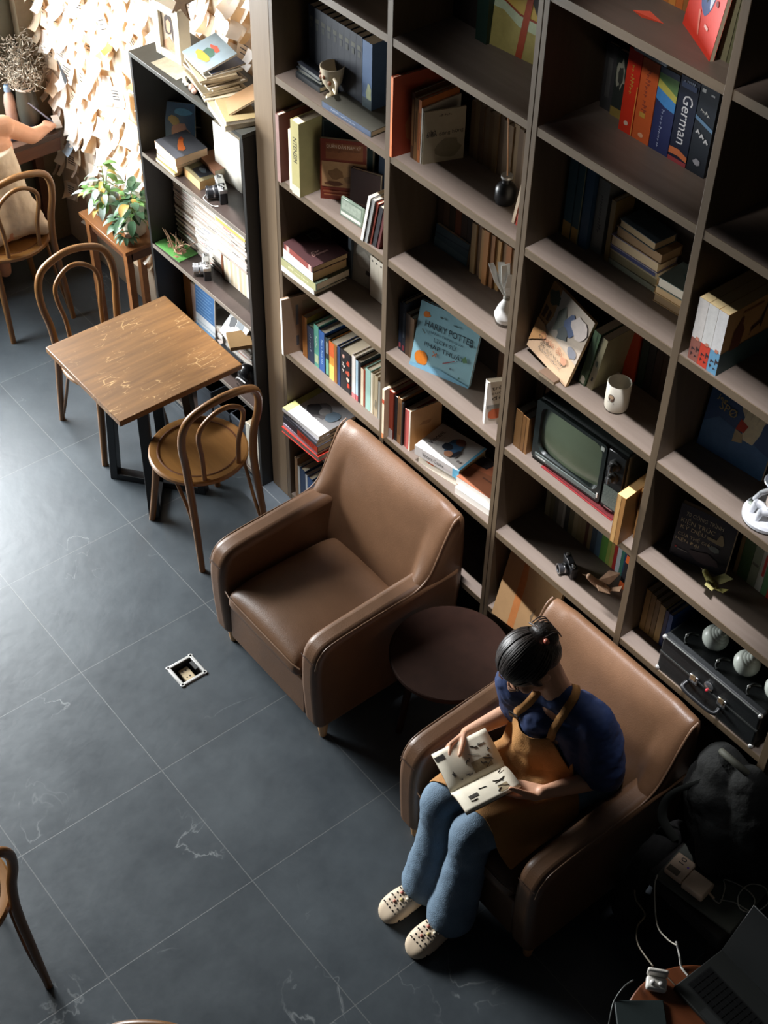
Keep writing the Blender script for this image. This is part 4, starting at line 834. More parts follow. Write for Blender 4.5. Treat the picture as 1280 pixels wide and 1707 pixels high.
# ink bottle and string hanging from the shelf above
c = thing('ink_bottle', 'squat black glass bottle at the right end of the sixth shelf in the second bay', 'bottle', (1.072, .120, ZA))
MB().lathe([(.03, 0), (.034, .01), (.034, .05), (.026, .062), (.014, .07), (.014, .082), (.018, .084), (.018, .09), (.011, .09)], seg=24).build('bottle_body', blackp, c, smooth=40)
MB().lathe([(.015, .084), (.019, .088), (.019, .096)], seg=20).build('metal_rim', silver, c, smooth=40)
p0 = Vector((1.072, .09, ZM-.028))
s = MB().tube([p0, p0+Vector((.004, .012, -.10)), Vector((1.078, .115, ZA+.10))], .0022, 6).build('hanging_string', mat((176, 130, 92), .7)); tag(s, 'thin tan string hanging down to the squat black bottle', 'string')
# white paper bundle
c = thing('paper_bundle', 'white bundle of folded paper blades tied at the waist on the fifth shelf', 'ornament', (1.152, .092, ZB))
wp = mat((232, 230, 224), .6, .05)
MB().lathe([(.012, 0), (.034, .012), (.04, .035), (.030, .062), (.014, .09), (.011, .10)], seg=20).build('round_base', wp, c, smooth=60)
MB().lathe([(.012, .095), (.015, .1), (.012, .108)], seg=14).build('tie', mat((150, 146, 136), .6), c, smooth=50)
for k, (dx, dy, hgt) in enumerate([(-.07, -.02, .205), (-.045, .0, .215), (-.02, -.01, .22), (.012, -.005, .2), (-.03, .015, .21)]):
    q = Vector((dx, dy, hgt)); pnt = Vector((dx*.1, dy*.1, .098))
    m_ = (q+pnt)/2+Vector((.004, -.006, 0)); w_ = Vector((.004+.004*(k % 2), .008, 0))
    MB().grid([[pnt-w_*.4, pnt+w_*.4], [m_-w_*1.2, m_+w_*1.2], [q-w_, q+w_]]).build('blade', wp if k != 3 else mat((246, 244, 240), .5), c, solid=.0016)
# white mug
c = thing('mug', 'white mug with a round brown emblem standing on the fifth shelf of the third bay', 'mug', (1.678, .080, ZB))
MB().lathe([(.030, 0), (.036, .004), (.038, .012), (.038, .100), (.0365, .102), (.035, .100), (.035, .010), (.003, .008)], seg=40).build('mug_body', cer, c, smooth=40)
mb = MB()
a0 = -1.38
def cylp(a, z, r=.0384): return Vector((r*math.cos(a), r*math.sin(a), z))
n = 18
mb.poly([cylp(a0+.30*math.cos(2*PI*i/n), .060+.0135*math.sin(2*PI*i/n), .0386) for i in range(n)])
mb.build('emblem', mat((96, 72, 58), .5, .3, 200), c, fix=False)
MB().poly([cylp(a0+.22*math.cos(2*PI*i/n)+.0, .064+.007*math.sin(2*PI*i/n), .0389) for i in range(n)]).build('emblem_face', mat((196, 164, 130), .5), c, fix=False)
MB().poly([cylp(a0-.3, .040, .0386), cylp(a0+.3, .040, .0386), cylp(a0+.3, .0425, .0386), cylp(a0-.3, .0425, .0386)]).build('emblem_line', mat((150, 140, 130), .5), c, fix=False)
MB().tube(spline([(-.027, .025, .085), (-.046, .044, .08), (-.049, .047, .05), (-.027, .026, .03)], 6), .006, 8).build('handle', cer, c, smooth=60)
# television
tv = thing('television', 'small old black television with a grey-green screen on the fourth shelf', 'television', (1.380, .046, ZC+.006), (0, 0, math.radians(3)))
tvb = mat((40, 46, 44), .4, .12)
mb = MB(); mb.box(0, .012, 0, .395, .185, .262); mb.build('cabinet', tvb, tv, bevel=.012, bseg=3)
mb = MB()   # screen bezel
def rr(x0, z0, x1, z1, r, n=5):
    P = []
    for cx, cz, a in ((x1-r, z1-r, 0), (x0+r, z1-r, 90), (x0+r, z0+r, 180), (x1-r, z0+r, 270)):
        P += [(cx+r*math.cos(math.radians(a+90*i/n)), cz+r*math.sin(math.radians(a+90*i/n))) for i in range(n+1)]
    return P
o_ = rr(.004, .004, .312, .258, .012); i_ = rr(.026, .042, .296, .244, .035); i2 = rr(.032, .048, .290, .238, .035)
mb.rings([[(x, .006, z) for x, z in o_], [(x, -.004, z) for x, z in o_], [(x, -.004, z) for x, z in i_], [(x, .018, z) for x, z in i2]], caps=False)
mb.build('screen_bezel', mat((34, 42, 40), .35, .1), tv, smooth=30)
mb = MB(); N_ = 14; P = []
for i in range(N_+1):
    P.append([])
    for j in range(N_+1):
        u = -1+2*i/N_; v = -1+2*j/N_
        P[-1].append((.161+.134*u*(1-.05*v*v), -.002+.016*(u*u+v*v)*.5, .143+.098*v*(1-.06*u*u)))
mb.grid(P); o = mb.build('screen', mat((112, 124, 100), .22, .08, 6, spec=.6), tv, smooth=80)
MB().box(.02, -.006, .012, .30, .008, .034).build('lower_strip', mat((96, 104, 100), .35, .15, 30), tv, bevel=.003, bseg=2)
MB().box(.30, -.0075, .026, .3045, .0, .046).build('name_badge', mat((226, 222, 214), .3), tv)
MB().box(.288, -.0055, .230, .302, .0, .246).build('sticker', mat((190, 196, 186), .5), tv)
MB().box(.03, -.0068, .018, .07, -.003, .023).build('name_badge', mat((190, 190, 184), .3), tv)
pn = MB().box(.318, -.003, .006, .391, .014, .256).build('control_panel', mat((26, 28, 28), .4), tv, bevel=.002, bseg=1)
for z in (.205, .155):
    RM = Matrix.Translation((.352, -.003, z)) @ Matrix.Rotation(PI/2, 4, 'X')
    MB().lathe([(.021, 0), (.021, .006), (.014, .009), (.013, .026), (.008, .028)], seg=24, M=RM).build('dial', mat((62, 62, 60), .3, metal=.4), pn, smooth=40)
    MB().box(.349, -.034, z-.013, .355, -.026, z+.013).build('dial_grip', chrome, pn)
MB().box(.322, -.0045, .02, .386, -.003, .105).build('speaker_grille', mat((104, 116, 110), .5, .5, 260), pn)
MB().box(.336, -.006, .012, .372, -.003, .017).build('badge_strip', chrome, pn)
for x in (.03, .36): MB().box(x, .02, -.006, x+.02, .16, .001).build('foot', tvb, tv)
# toy camera, paper birds
def camera(label, loc, rz, body, top, sc=1.0, lens=(40, 40, 42)):
    t = thing('camera', label, 'camera', loc, (0, 0, rz))
    s = sc
    MB().box(-.058*s, -.012*s, 0, .058*s, .02*s, .052*s).build('camera_body', body, t, bevel=.005*s, bseg=3)
    MB().box(-.058*s, -.013*s, .050*s, .058*s, .021*s, .068*s).build('top_plate', top, t, bevel=.003*s, bseg=2)
    MB().box(-.020*s, -.0135*s, .066*s, .022*s, .016*s, .078*s).build('viewfinder_hump', top, t, bevel=.003*s, bseg=2)
    MB().box(-.012*s, -.015*s, .056*s, .012*s, -.012*s, .064*s).build('viewfinder_window', mat((30, 32, 34), .15), t)
    for x, r in ((-.042, .010), (.042, .009), (.03, .005)):
        MB().lathe([(r*s, .066*s), (r*s, .076*s), (r*.7*s, .078*s)], (x*s, .003*s, 0), 18).build('dial', chrome, t, smooth=40)
    RM = Matrix.Translation((0, -.012*s, .03*s)) @ Matrix.Rotation(PI/2, 4, 'X')
    MB().lathe([(.027*s, 0), (.027*s, .012*s), (.024*s, .013*s), (.024*s, .034*s), (.0265*s, .036*s), (.0265*s, .044*s), (.021*s, .044*s), (.018*s, .036*s)], seg=28, M=RM).build('lens_barrel', mat(lens, .3, .1), t, smooth=40)
    MB().lathe([(.0255*s, .0441*s), (.0255*s, .0452*s), (.022*s, .0452*s), (.022*s, .0441*s)], seg=28, M=RM, caps=False).build('lens_ring', chrome, t, smooth=40)
    MB().lathe([(.0245*s, .012*s), (.0255*s, .016*s), (.0245*s, .020*s)], seg=28, M=RM, caps=False).build('focus_ring', chrome, t, smooth=40)
    return t
camera('small black camera lying in the shade on the third shelf of the third bay', (1.60, .075, ZD), math.radians(-25), blackp, mat((36, 36, 38), .35), .75)
def bird(label, loc, rz, rgb, s=1.0, wing=(196, 180, 150)):
    t = thing('bird_figurine', label, 'figurine', loc, (0, 0, rz))
    m = mat(rgb, .6, .2, 30)
    MB().chain([(-.03*s, 0, .018*s), (0, 0, .022*s), (.03*s, 0, .034*s), (.046*s, 0, .046*s)], [.006*s, .016*s, .012*s, .011*s], 12).build('body', m, t, smooth=60)
    MB().lathe([(.004*s, 0), (.0008*s, .016*s)], seg=8, M=Matrix.Translation((.055*s, 0, .046*s)) @ Matrix.Rotation(PI/2, 4, 'Y')).build('beak', mat((92, 70, 48), .5), t)
    for sy in (-1, 1):
        MB().poly([(.018*s, sy*.008*s, .032*s), (-.022*s, sy*.010*s, .030*s), (-.045*s, sy*.052*s, .058*s), (-.004*s, sy*.05*s, .052*s)]).build('wing', mat(wing, .6, .2, 40), t, solid=.0025)
    MB().poly([(-.028*s, .006*s, .02*s), (-.028*s, -.006*s, .02*s), (-.066*s, -.014*s, .042*s), (-.066*s, .014*s, .042*s)]).build('tail', m, t, solid=.002)
    for sy in (-1, 1):
        MB().tube([(.002*s, sy*.006*s, .010*s), (.002*s, sy*.007*s, 0)], .0018*s, 6).build('leg', mat((92, 70, 48), .5), t)
    return t
bird('tan paper bird with spread wings on the third shelf of the third bay', (1.735, .10, ZD), math.radians(205), (166, 132, 104), 1.05, (176, 140, 112))
bird('yellow-green bird with a white tail in front of the dark building cover', (2.170, .085, ZC), math.radians(175), (140, 132, 72), .85, (156, 148, 96))
# porcelain figurine
fg = thing('figurine', 'white porcelain figure in a tall hat on a round base at the right edge', 'figurine', (2.290, .085, ZB))
por = mat((222, 224, 228), .22, .04)
MB().lathe([(.070, 0), (.076, .006), (.076, .016), (.070, .022), (.066, .020), (.004, .019)], seg=40).build('base', por, fg, smooth=40)
body = MB().chain([(.012, .0, .05), (.010, 0, .085), (.006, 0, .112)], [.028, .026, .016], 14).build('body', mat((216, 200, 186), .35, .08), fg, smooth=60)
MB().chain([(-.004, -.02, .05), (-.03, -.030, .055), (-.036, -.036, .022)], [.013, .011, .009], 10).build('leg', por, fg, smooth=60)
MB().chain([(.02, -.02, .05), (.0, -.045, .05), (-.004, -.05, .022)], [.013, .011, .009], 10).build('leg', por, fg, smooth=60)
MB().chain([(-.014, 0, .10), (-.034, -.012, .08), (-.048, -.016, .05)], [.010, .008, .007], 10).build('arm', por, fg, smooth=60)
MB().chain([(.028, 0, .10), (.036, -.016, .08), (.016, -.03, .07)], [.010, .008, .007], 10).build('arm', por, fg, smooth=60)
MB().ball((.002, -.006, .132), (.018, .019, .022), 14).build('head', mat((226, 196, 176), .4), fg, smooth=60)
MB().ball((.0, -.012, .104), (.008, .006, .010), 8).build('bow_tie', mat((190, 60, 52), .4), fg, smooth=60)
hat = MB().lathe([(.036, .144), (.038, .147), (.036, .150), (.021, .151), (.023, .188), (.020, .191), (.003, .192)], (.002, -.004, 0), 28).build('hat', por, fg, smooth=40)
MB().lathe([(.0222, .153), (.0226, .160)], (.002, -.004, 0), 28, caps=False).build('hat_band', mat((60, 110, 176), .4), hat, smooth=60)
MB().box(-.062, -.02, .020, -.036, .004, .026).build('book', mat((196, 206, 190), .4), fg)
# suitcase and ribbed lamps
sc = thing('suitcase', 'black hard suitcase lying flat with chrome latches on the third shelf at far right', 'suitcase', (2.092, .006, ZD))
sk_ = mat((24, 27, 28), .5, .25, 60, .1, 300)
MB().box(0, 0, 0, .418, .205, .088).build('shell', sk_, sc, bevel=.008, bseg=3)
MB().box(0, 0, .090, .418, .205, .168).build('lid', sk_, sc, bevel=.008, bseg=3)
MB().box(.001, -.002, .086, .417, .206, .092).build('seam_strip', mat((70, 72, 70), .3, metal=.4), sc)
MB().tube([(.004, -.001, .166), (.414, -.001, .166)], .003, 6).build('edge_trim', mat((92, 94, 90), .35), sc)
for x in (.135, .255):
    l = MB().box(x, -.006, .070, x+.034, .001, .106).build('latch', chrome, sc, bevel=.003, bseg=2)
    MB().box(x+.006, -.010, .088, x+.028, -.005, .112).build('hasp', mat((176, 160, 130), .25, metal=.8), l, bevel=.002, bseg=1)
lk = MB().lathe([(.018, 0), (.018, .004), (.012, .007)], seg=20, M=Matrix.Translation((.212, -.001, .112)) @ Matrix.Rotation(PI/2, 4, 'X')).build('lock', chrome, sc, smooth=40)
MB().ball((.212, -.010, .098), .005, 8).build('red_stud', mat((190, 50, 60), .3), sc, smooth=60)
MB().tube(spline([(.130, -.002, .055), (.135, -.026, .047), (.20, -.030, .045), (.265, -.026, .047), (.270, -.002, .055)], 6), .0075, 10).build('handle', mat((24, 25, 26), .35), sc, smooth=60)
for x in (.006, .412):
    for z in (.006, .162):
        MB().ball((x, .002, z), .009, 10).build('corner_cap', silver, sc, smooth=60)
for k, (x, y) in enumerate([(2.205, .10), (2.338, .10), (2.468, .10)]):
    t = thing('ribbed_lamp_shade', ['ribbed pale shade with dark clamp on the suitcase, farthest left of three', 'ribbed pale shade with dark clamp on the suitcase, middle of three', 'ribbed pale shade with dark clamp on the suitcase, at the right frame edge'][k], 'lamp shade', (x, y, ZD+.169), (0, 0, .3), 'ribbed shades on the suitcase')
    prof = [(.016, 0), (.034, .010), (.043, .026), (.044, .040), (.041, .052)]
    for i in range(4):
        r0 = .038-.0075*i
        prof += [(r0, .056+.007*i), (r0-.002, .060+.007*i), (r0-.006, .061+.007*i)]
    prof += [(.004, .086)]
    MB().lathe(prof, seg=32, M=Matrix.Rotation(.45, 4, 'Y')).build('shade', mat((196, 202, 192), .35, .06), t, smooth=60)
    cl = MB().tube(spline([(-.036, -.012, .02), (-.058, -.026, .026), (-.066, -.040, .012), (-.058, -.052, .004)], 5), .006, 8).build('clamp', mat((36, 38, 36), .4, metal=.4), t, smooth=60)
    MB().ball((-.066, -.036, .022), .006, 8).build('thumb_screw', silver, cl, smooth=60)

# ================================================================== things in and on the black bookcase
TOPZ, S1, S2, S3, S0 = 1.81, 1.36, .90, .45, .04
fr = thing('framed_portrait', 'white shadow-box frame with a sepia portrait drawing on top of the black bookcase', 'frame', (-.862, .030, TOPZ), (0, 0, math.radians(6)))
wfm = mat((226, 216, 196), .5, .06)
mb = MB(); Wd, Hd, Dp = .158, .222, .055
for a, b_, c_, d_ in ((0, 0, .034, Hd), (Wd-.034, 0, Wd, Hd), (.034, 0, Wd-.034, .034), (.034, Hd-.034, Wd-.034, Hd)):
    mb.box(a, 0, b_, c_, Dp, d_)
mb.build('box_frame', wfm, fr, bevel=.001, bseg=1)
pc = MB().box(.022, .012, .022, Wd-.022, .018, Hd-.022).build('picture', mat((212, 188, 160), .6, .12, 12), fr)
MB().poly([(x, .0112, z) for x, z in [(.060, .10), (.055, .13), (.058, .165), (.075, .185), (.098, .180), (.105, .15), (.108, .12), (.103, .07), (.098, .10), (.094, .12), (.09, .105), (.075, .098)]]).build('drawn_hair', mat((58, 40, 30), .6, .3, 90), pc)
MB().poly([(x, .0108, z) for x, z in [(.066, .115), (.066, .15), (.078, .163), (.092, .155), (.093, .125), (.084, .108), (.076, .106)]]).build('drawn_face', mat((206, 160, 124), .6, .15, 60), pc)
MB().poly([(x, .0112, z) for x, z in [(.038, .036), (.040, .06), (.062, .075), (.078, .09), (.094, .075), (.120, .06), (.122, .036)]]).build('drawn_shoulders', mat((196, 150, 112), .6, .2, 60), pc)
orn = thing('wooden_star', 'dark wooden star ornament propped on the right corner of the portrait frame', 'ornament', (-.700, .06, TOPZ+.222), (math.radians(74), 0, math.radians(25)))
pts = []
for i in range(10):
    r_ = (.075 if i % 2 == 0 else .024)*(1+.25*((i*3) % 4-1.5)/3); a = PI/2+i*PI/5
    pts.append((r_*math.cos(a), .04+r_*math.sin(a)))
MB().prism(pts, 2, -.005, .005).build('star_shape', mat((110, 76, 36), .55, .3, 30), orn, bevel=.002, bseg=1)
sh = MB().box(0, 0, 0, .175, .11, .0012, Matrix.Translation((-.80, -.035, TOPZ+.0004)) @ Matrix.Rotation(math.radians(2), 4, 'Z')).build('paper_sheet', mat((196, 186, 160), .7, .2, 40)); tag(sh, 'pale printed sheet lying under the foot of the portrait frame', 'paper')
TB = [('grey', .008, (150, 140, 120)), ('cream', .010, (176, 160, 128)), ('white', .006, (190, 178, 150)), ('tan', .011, (120, 104, 78)), ('cream', .008, (176, 160, 130)), ('grey', .012, (110, 100, 84)), ('white', .007, (190, 180, 160)), ('brown', .010, (112, 92, 66)), ('dark', .013, (62, 54, 44)), ('cream', .009, (166, 150, 120)), ('grey', .008, (140, 130, 112)), ('blue', .006, (70, 76, 92))]
z = TOPZ
for i, (c, t, rgb) in enumerate(TB):
    r_ = random.Random(i)
    flatp('pale-edged paperback in the leaning pile under the blue picture book', -.594+r_.uniform(-.012, .012)+.004*i*(-.2), .0+r_.uniform(-.01, .012), z, .20, .15, t, rgb, yaw=-10+r_.uniform(-9, 9), hard=False, pages=(232, 222, 204), group='pile on top of the black bookcase')
    z += t+.0006
face('blue picture book with a bright painted tree lying tilted on top of the pile', -.596, -.012, z+.012, .185, .15, .008, (140, 156, 162), [('p', 'right', disc(.5, .68, .18, .08, 10, .5, 3), (190, 84, 62)), ('p', 'right', disc(.5, .5, .2, .13, 12, .5, 4), (70, 104, 86)), ('p', 'right', disc(.48, .3, .26, .11, 12, .5, 5), (196, 156, 60))], yaw=-8, tilt=74, hard=False, pages=(240, 236, 226))
pile(-.405, -.046, TOPZ, [('dusty tan book at the bottom of the low pile beside the post', .19, .12, .022, (176, 156, 116), .02, .0, -14, (), {'pagesfront': 1, 'hard': False, 'pages': (236, 224, 200)}), ('dusty olive book in the middle of the low pile beside the post', .17, .12, .016, (150, 132, 92), .045, .018, -20, (), {'pagesfront': 1, 'hard': False, 'pages': (236, 226, 204)})])
face('brown paperback leaning open on the low pile beside the post', -.33, .0, TOPZ+.042, .11, .14, .008, (150, 116, 80), yaw=-28, tilt=62, hard=False, pages=(240, 230, 206))
stf = thing('shell_ornament', 'tiny pinkish shell lying before the pile on the black bookcase', 'ornament', (-.515, -.022, TOPZ))
MB().ball((0, 0, .014), (.026, .018, .016), 12).build('shell', mat((150, 112, 92), .5, .3, 60), stf, smooth=60)
MB().ball((.018, -.010, .012), (.012, .010, .012), 10).build('lip', mat((214, 170, 150), .4), stf, smooth=60)
st2 = thing('pebble_ornament', 'cluster of little white pebbles beside the shell on the black bookcase', 'ornament', (-.585, -.018, TOPZ))
for dx, dy in ((0, 0), (.022, -.004), (-.016, .012)):
    MB().ball((dx, dy, .008), (.012, .009, .008), 10).build('pebble', mat((206, 200, 184), .5), st2, smooth=60)
# upper inner shelf
face('blue and pink picture book leaning at the left end of the upper shelf', -.905, .055, S1, .13, .19, .008, (84, 112, 140), [('p', 'right', disc(.5, .35, .3, .2, 12, .4, 2), (176, 140, 128)), ('p', 'right', disc(.66, .28, .1, .1, 10, .3, 3), (150, 62, 74)), ('p', 'right', disc(.3, .6, .2, .1, 10, .5, 4), (176, 160, 112)), ('p', 'right', disc(.6, .8, .3, .08, 10, .4, 6), (110, 170, 206))], yaw=40, tilt=10, hard=False)
face('brown board standing at the back of the upper shelf', -.85, .20, S1, .16, .25, .01, (104, 88, 62), tilt=2, hard=False)
pile(-.822, -.040, S1, [('olive paperback at the bottom of the orange-figured book stack', .15, .13, .014, (150, 146, 96), -.004, -.004, -2, (), {'pagesfront': 1, 'hard': False, 'pages': (226, 206, 166)}), ('cream-edged book second in the orange-figured book stack', .15, .13, .022, (110, 92, 72), 0, 0, 1, (), {'pagesfront': 1, 'hard': False, 'pages': (236, 206, 168)}), ('peach-edged book third in the orange-figured book stack', .155, .13, .020, (70, 64, 62), 0, .002, -1, (), {'pagesfront': 1, 'hard': False, 'pages': (236, 204, 166)}),
    ('slate book with an orange figure on its cover topping its stack', .17, .15, .036, (84, 84, 88), -.006, 0, -3, [('p', 'right', [(.35, .25), (.45, .30), (.62, .52), (.72, .70), (.62, .80), (.50, .74), (.46, .58), (.40, .45), (.30, .32)], (206, 104, 44)), ('p', 'right', [(.30, .22), (.42, .24), (.40, .32), (.30, .32)], (190, 80, 44))], {'pagesfront': 1, 'pages': (236, 196, 156), 'hard': False})])
pile(-.662, -.012, S1, [('thick yellowed paperback with a dark photo cover beside the stack', .132, .105, .040, (120, 110, 80), 0, 0, -4, [('p', 'right', [(.15, .2), (.8, .25), (.85, .8), (.2, .85)], (44, 48, 56)), ('p', 'right', disc(.5, .5, .12, .16, 10, .5), (110, 126, 140))], {'pagesfront': 1, 'hard': False, 'pages': (226, 178, 116)})])
pile(-.69, .07, S1, [('brown book lying behind the yellowed paperback', .16, .12, .03, (112, 92, 66), 0, 0, 5, (), {'hard': False}), ('reddish book lying behind the slate orange-figured book', .15, .12, .03, (136, 92, 66), .01, 0, -6, [('p', 'left', disc(.3, .4, .2, .2, 10, .5), (150, 70, 60))], {'hard': False})])
for i in range(8):
    stand('one of the white-spined volumes in the tall block above the silver camera', -.595+i*.0235, .10, S1, .023, .1, .245, (224, 220, 208), group='white block on the upper shelf', hard=False)
for i in range(5):
    stand('one of the dark green books at the back of the upper shelf', -.69+i*.018, .19, S1, .017, .025, .27, (70, 76, 60), group='green books at the back of the upper shelf', hard=False)
camera('silver camera with a black lens on the upper shelf of the black bookcase', (-.440, .018, S1), math.radians(-24), mat((44, 44, 44), .5), silver, 1.0)
MB_ = MB().tube(spline([(-.49, -.02, S1+.002), (-.47, -.045, S1+.002), (-.41, -.046, S1+.002), (-.39, -.028, S1+.002)], 6), .0018, 6).build('strap_buckle', silver); tag(MB_, 'thin metal strap loop lying before the silver camera', 'strap')
# middle shelf: stacks of magazines
def mags(x0, x1, y, z0, z1, label, grp, cols, seed, tmin=.006, tmax=.011, d=.14):
    r_ = random.Random(seed); z = z0; i = 0
    while True:
        t = r_.uniform(tmin, tmax)
        if z+t > z1: break
        dx = r_.uniform(-.004, .004); dy = r_.uniform(-.005, .005)
        c = r_.choice(cols)
        mb = MB().box(x0+dx, y+dy, z, x1+dx, y+dy+d, z+t-.0008)
        o = mb.build('magazine', mat(c, .6, .10, 30))
        if r_.random() < .45:
            u0 = r_.uniform(.05, .6); u1 = u0+r_.uniform(.1, .35)
            MB().poly([(x0+dx+(x1-x0)*u0, y+dy-.0004, z+t*.3), (x0+dx+(x1-x0)*u1, y+dy-.0004, z+t*.3), (x0+dx+(x1-x0)*u1, y+dy-.0004, z+t*.65), (x0+dx+(x1-x0)*u0, y+dy-.0004, z+t*.65)]).build('spine_print', mat(r_.choice([(110, 104, 100), (70, 70, 72), (190, 110, 96), (120, 130, 150)]), .6, 0), o, fix=False)
        tag(o, label, 'magazine', grp)
        z += t
    return z
whites = [(226, 220, 210), (232, 228, 222), (214, 206, 196), (220, 206, 200), (200, 190, 180), (190, 176, 164)]
mags(-.908, -.745, .072, S2, 1.30, 'thin magazine in the left column of the middle shelf, worn grey spine', 'left magazine column', whites+[(150, 128, 110), (170, 150, 132), (130, 116, 104)], 3)
mags(-.735, -.530, .062, S2, 1.295, 'thin white-spined magazine in the middle column of the middle shelf', 'middle magazine column', whites, 4)
zt = S2+.152
for i in range(11):
    w_ = .0162
    stand('one of the thin pale booklets standing at the right of the middle shelf', -.512+i*(w_+.0005), .052, S2, w_, .15, .148+.003*(i % 3), [(226, 212, 188), (220, 200, 170), (232, 222, 206), (206, 184, 150)][i % 4], group='standing booklets on the middle shelf', hard=False)
stand('brown leather-spined booklet left of the thin pale booklets', -.527, .050, S2, .013, .14, .15, (120, 74, 50), hard=False)
mags(-.515, -.300, .030, S2+.156, 1.29, 'white magazine lying flat above the standing booklets', 'flat magazines above the booklets', whites+[(226, 190, 84)], 8, .008, .014, .17)
gm = MB().box(0, 0, 0, .185, .10, .003, Matrix.Translation((-.912, -.046, S2+.0006)) @ Matrix.Rotation(math.radians(2), 4, 'Z')).build('green_magazine', mat((92, 150, 78), .4, .2, 12)); tag(gm, 'bright green magazine lying under the dried twigs on the middle shelf', 'magazine')
dp = thing('dried_twigs', 'tangle of dried twigs and leaves lying on the green magazine', 'dried plant', (-.80, .0, S2+.004))
r_ = random.Random(5)
for i in range(16):
    a = r_.uniform(0, 2*PI); L_ = r_.uniform(.06, .12); c = Vector((r_.uniform(-.03, .03), r_.uniform(-.02, .03), .006))
    e = c+Vector((L_*math.cos(a)*.8, L_*math.sin(a)*.45, r_.uniform(.01, .09)))
    MB().tube([c, (c+e)/2+Vector((0, 0, .012)), e], [.003, .0025, .001], 6).build('twig', mat((170, 140, 112), .7, .2), dp, smooth=60)
for i in range(7):
    a = r_.uniform(0, 2*PI); c = Vector((r_.uniform(-.05, .06), r_.uniform(-.03, .02), .012))
    u = Vector((math.cos(a), math.sin(a)*.6, r_.uniform(0, .5)))*.05; v = Vector((-math.sin(a), math.cos(a), .2))*.012
    MB().grid([[c, c], [c+u*.5-v, c+u*.5+v], [c+u, c+u]]).build('leaf', mat((150, 112, 88), .7, .2), dp, solid=.0008)
camera('silver camera lying on its back on the middle shelf beside the twigs', (-.590, .010, S2), math.radians(-30), mat((40, 40, 42), .5), silver, .98, lens=(150, 150, 150))
# lower shelf
stand('tan folder standing at the left end of the lower shelf', -.905, .075, S3, .06, .13, .25, (150, 108, 62), hard=False)
stand('pale pink folder standing next to the tan folder', -.84, .072, S3, .034, .13, .23, (206, 180, 164), hard=False)
z = mags(-.80, -.60, .070, S3, .57, 'white magazine in the low stack under the blue cover', 'low stack on the lower shelf', whites+[(150, 176, 200), (120, 150, 186)], 12, .008, .013)
z = mags(-.59, -.385, .078, S3, .60, 'white magazine in the right-hand stack on the lower shelf', 'right stack on the lower shelf', whites, 13, .007, .012)
face('blue and white magazine facing out on the lower shelf', -.80, .060, S3+.004, .155, .255, .006, (230, 232, 234), [('r', 'right', 0, .36, .98, 1, (72, 118, 170))]+[('r', 'right', .06, .40+.07*k, .9-.08*(k % 3), .42+.07*k, (120, 160, 200)) for k in range(8)]+[('r', 'right', 0, .08, .98, .14, (130, 170, 206)), ('r', 'right', 0, .2, .98, .23, (196, 206, 214))], tilt=3, hard=False)
face('white magazine with an ink picture propped slanting on the lower shelf', -.600, .058, S3+.110, .165, .16, .005, (206, 206, 204), [('p', 'right', disc(.3, .5, .15, .16, 12, .6, 3), (60, 62, 66)), ('p', 'right', disc(.6, .6, .2, .12, 12, .6, 4), (120, 128, 134)), ('p', 'right', disc(.75, .3, .16, .12, 12, .5, 5), (176, 124, 96)), ('r', 'right', .05, .85, .95, .95, (96, 130, 170))], yaw=-8, tilt=40, hard=False)
flatp('rolled brown paper resting on the right stack of the lower shelf', -.50, .03, .605, .11, .10, .02, (176, 140, 96), yaw=-24, hard=False, pages=(196, 158, 110))
hm = thing('leather_pouch', 'shiny black pouch at the right end of the lower shelf', 'pouch', (-.33, .0, S3))
MB().ball((0, .02, .05), (.055, .04, .052), 16).build('pouch_body', mat((26, 26, 28), .25, .1), hm, smooth=60)
MB().tube(spline([(-.03, -.02, .03), (0, -.03, .06), (.04, -.02, .05)], 6), .004, 6).build('metal_clasp', silver, hm, smooth=60)
pr = MB().box(0, 0, 0, .16, .10, .03, Matrix.Translation((-.60, -.03, S3+.001))).build('black_case', mat((44, 48, 54), .4, .15)); tag(pr, 'flat black case on the lower shelf behind the table edge', 'case')
# floor level shelf
for i in range(5):
    stand('one of the worn white magazines standing at the right end of the floor shelf', -.272+i*.0215, -.045, S0, .0205, .17, .26+.004*(i % 2), [(206, 200, 186), (190, 184, 170), (214, 210, 200)][i % 3], group='floor shelf magazines', hard=False)
for i, (x, w_, h_) in enumerate([(-.72, .13, .2), (-.58, .14, .17), (-.43, .13, .19)]):
    bx = thing('storage_box', ['dark blue-grey box on the floor shelf, left of three', 'dark blue-grey box on the floor shelf, middle of three', 'dark blue-grey box on the floor shelf, right of three'][i], 'box', (x, -.02, S0))
    MB().box(0, 0, 0, w_, .2, h_).build('box_body', mat((62, 70, 80), .6, .1), bx, bevel=.003, bseg=1)
    MB().box(-.003, -.003, h_-.04, w_+.003, .203, h_).build('lid', mat((74, 82, 92), .6, .1), bx, bevel=.003, bseg=1)
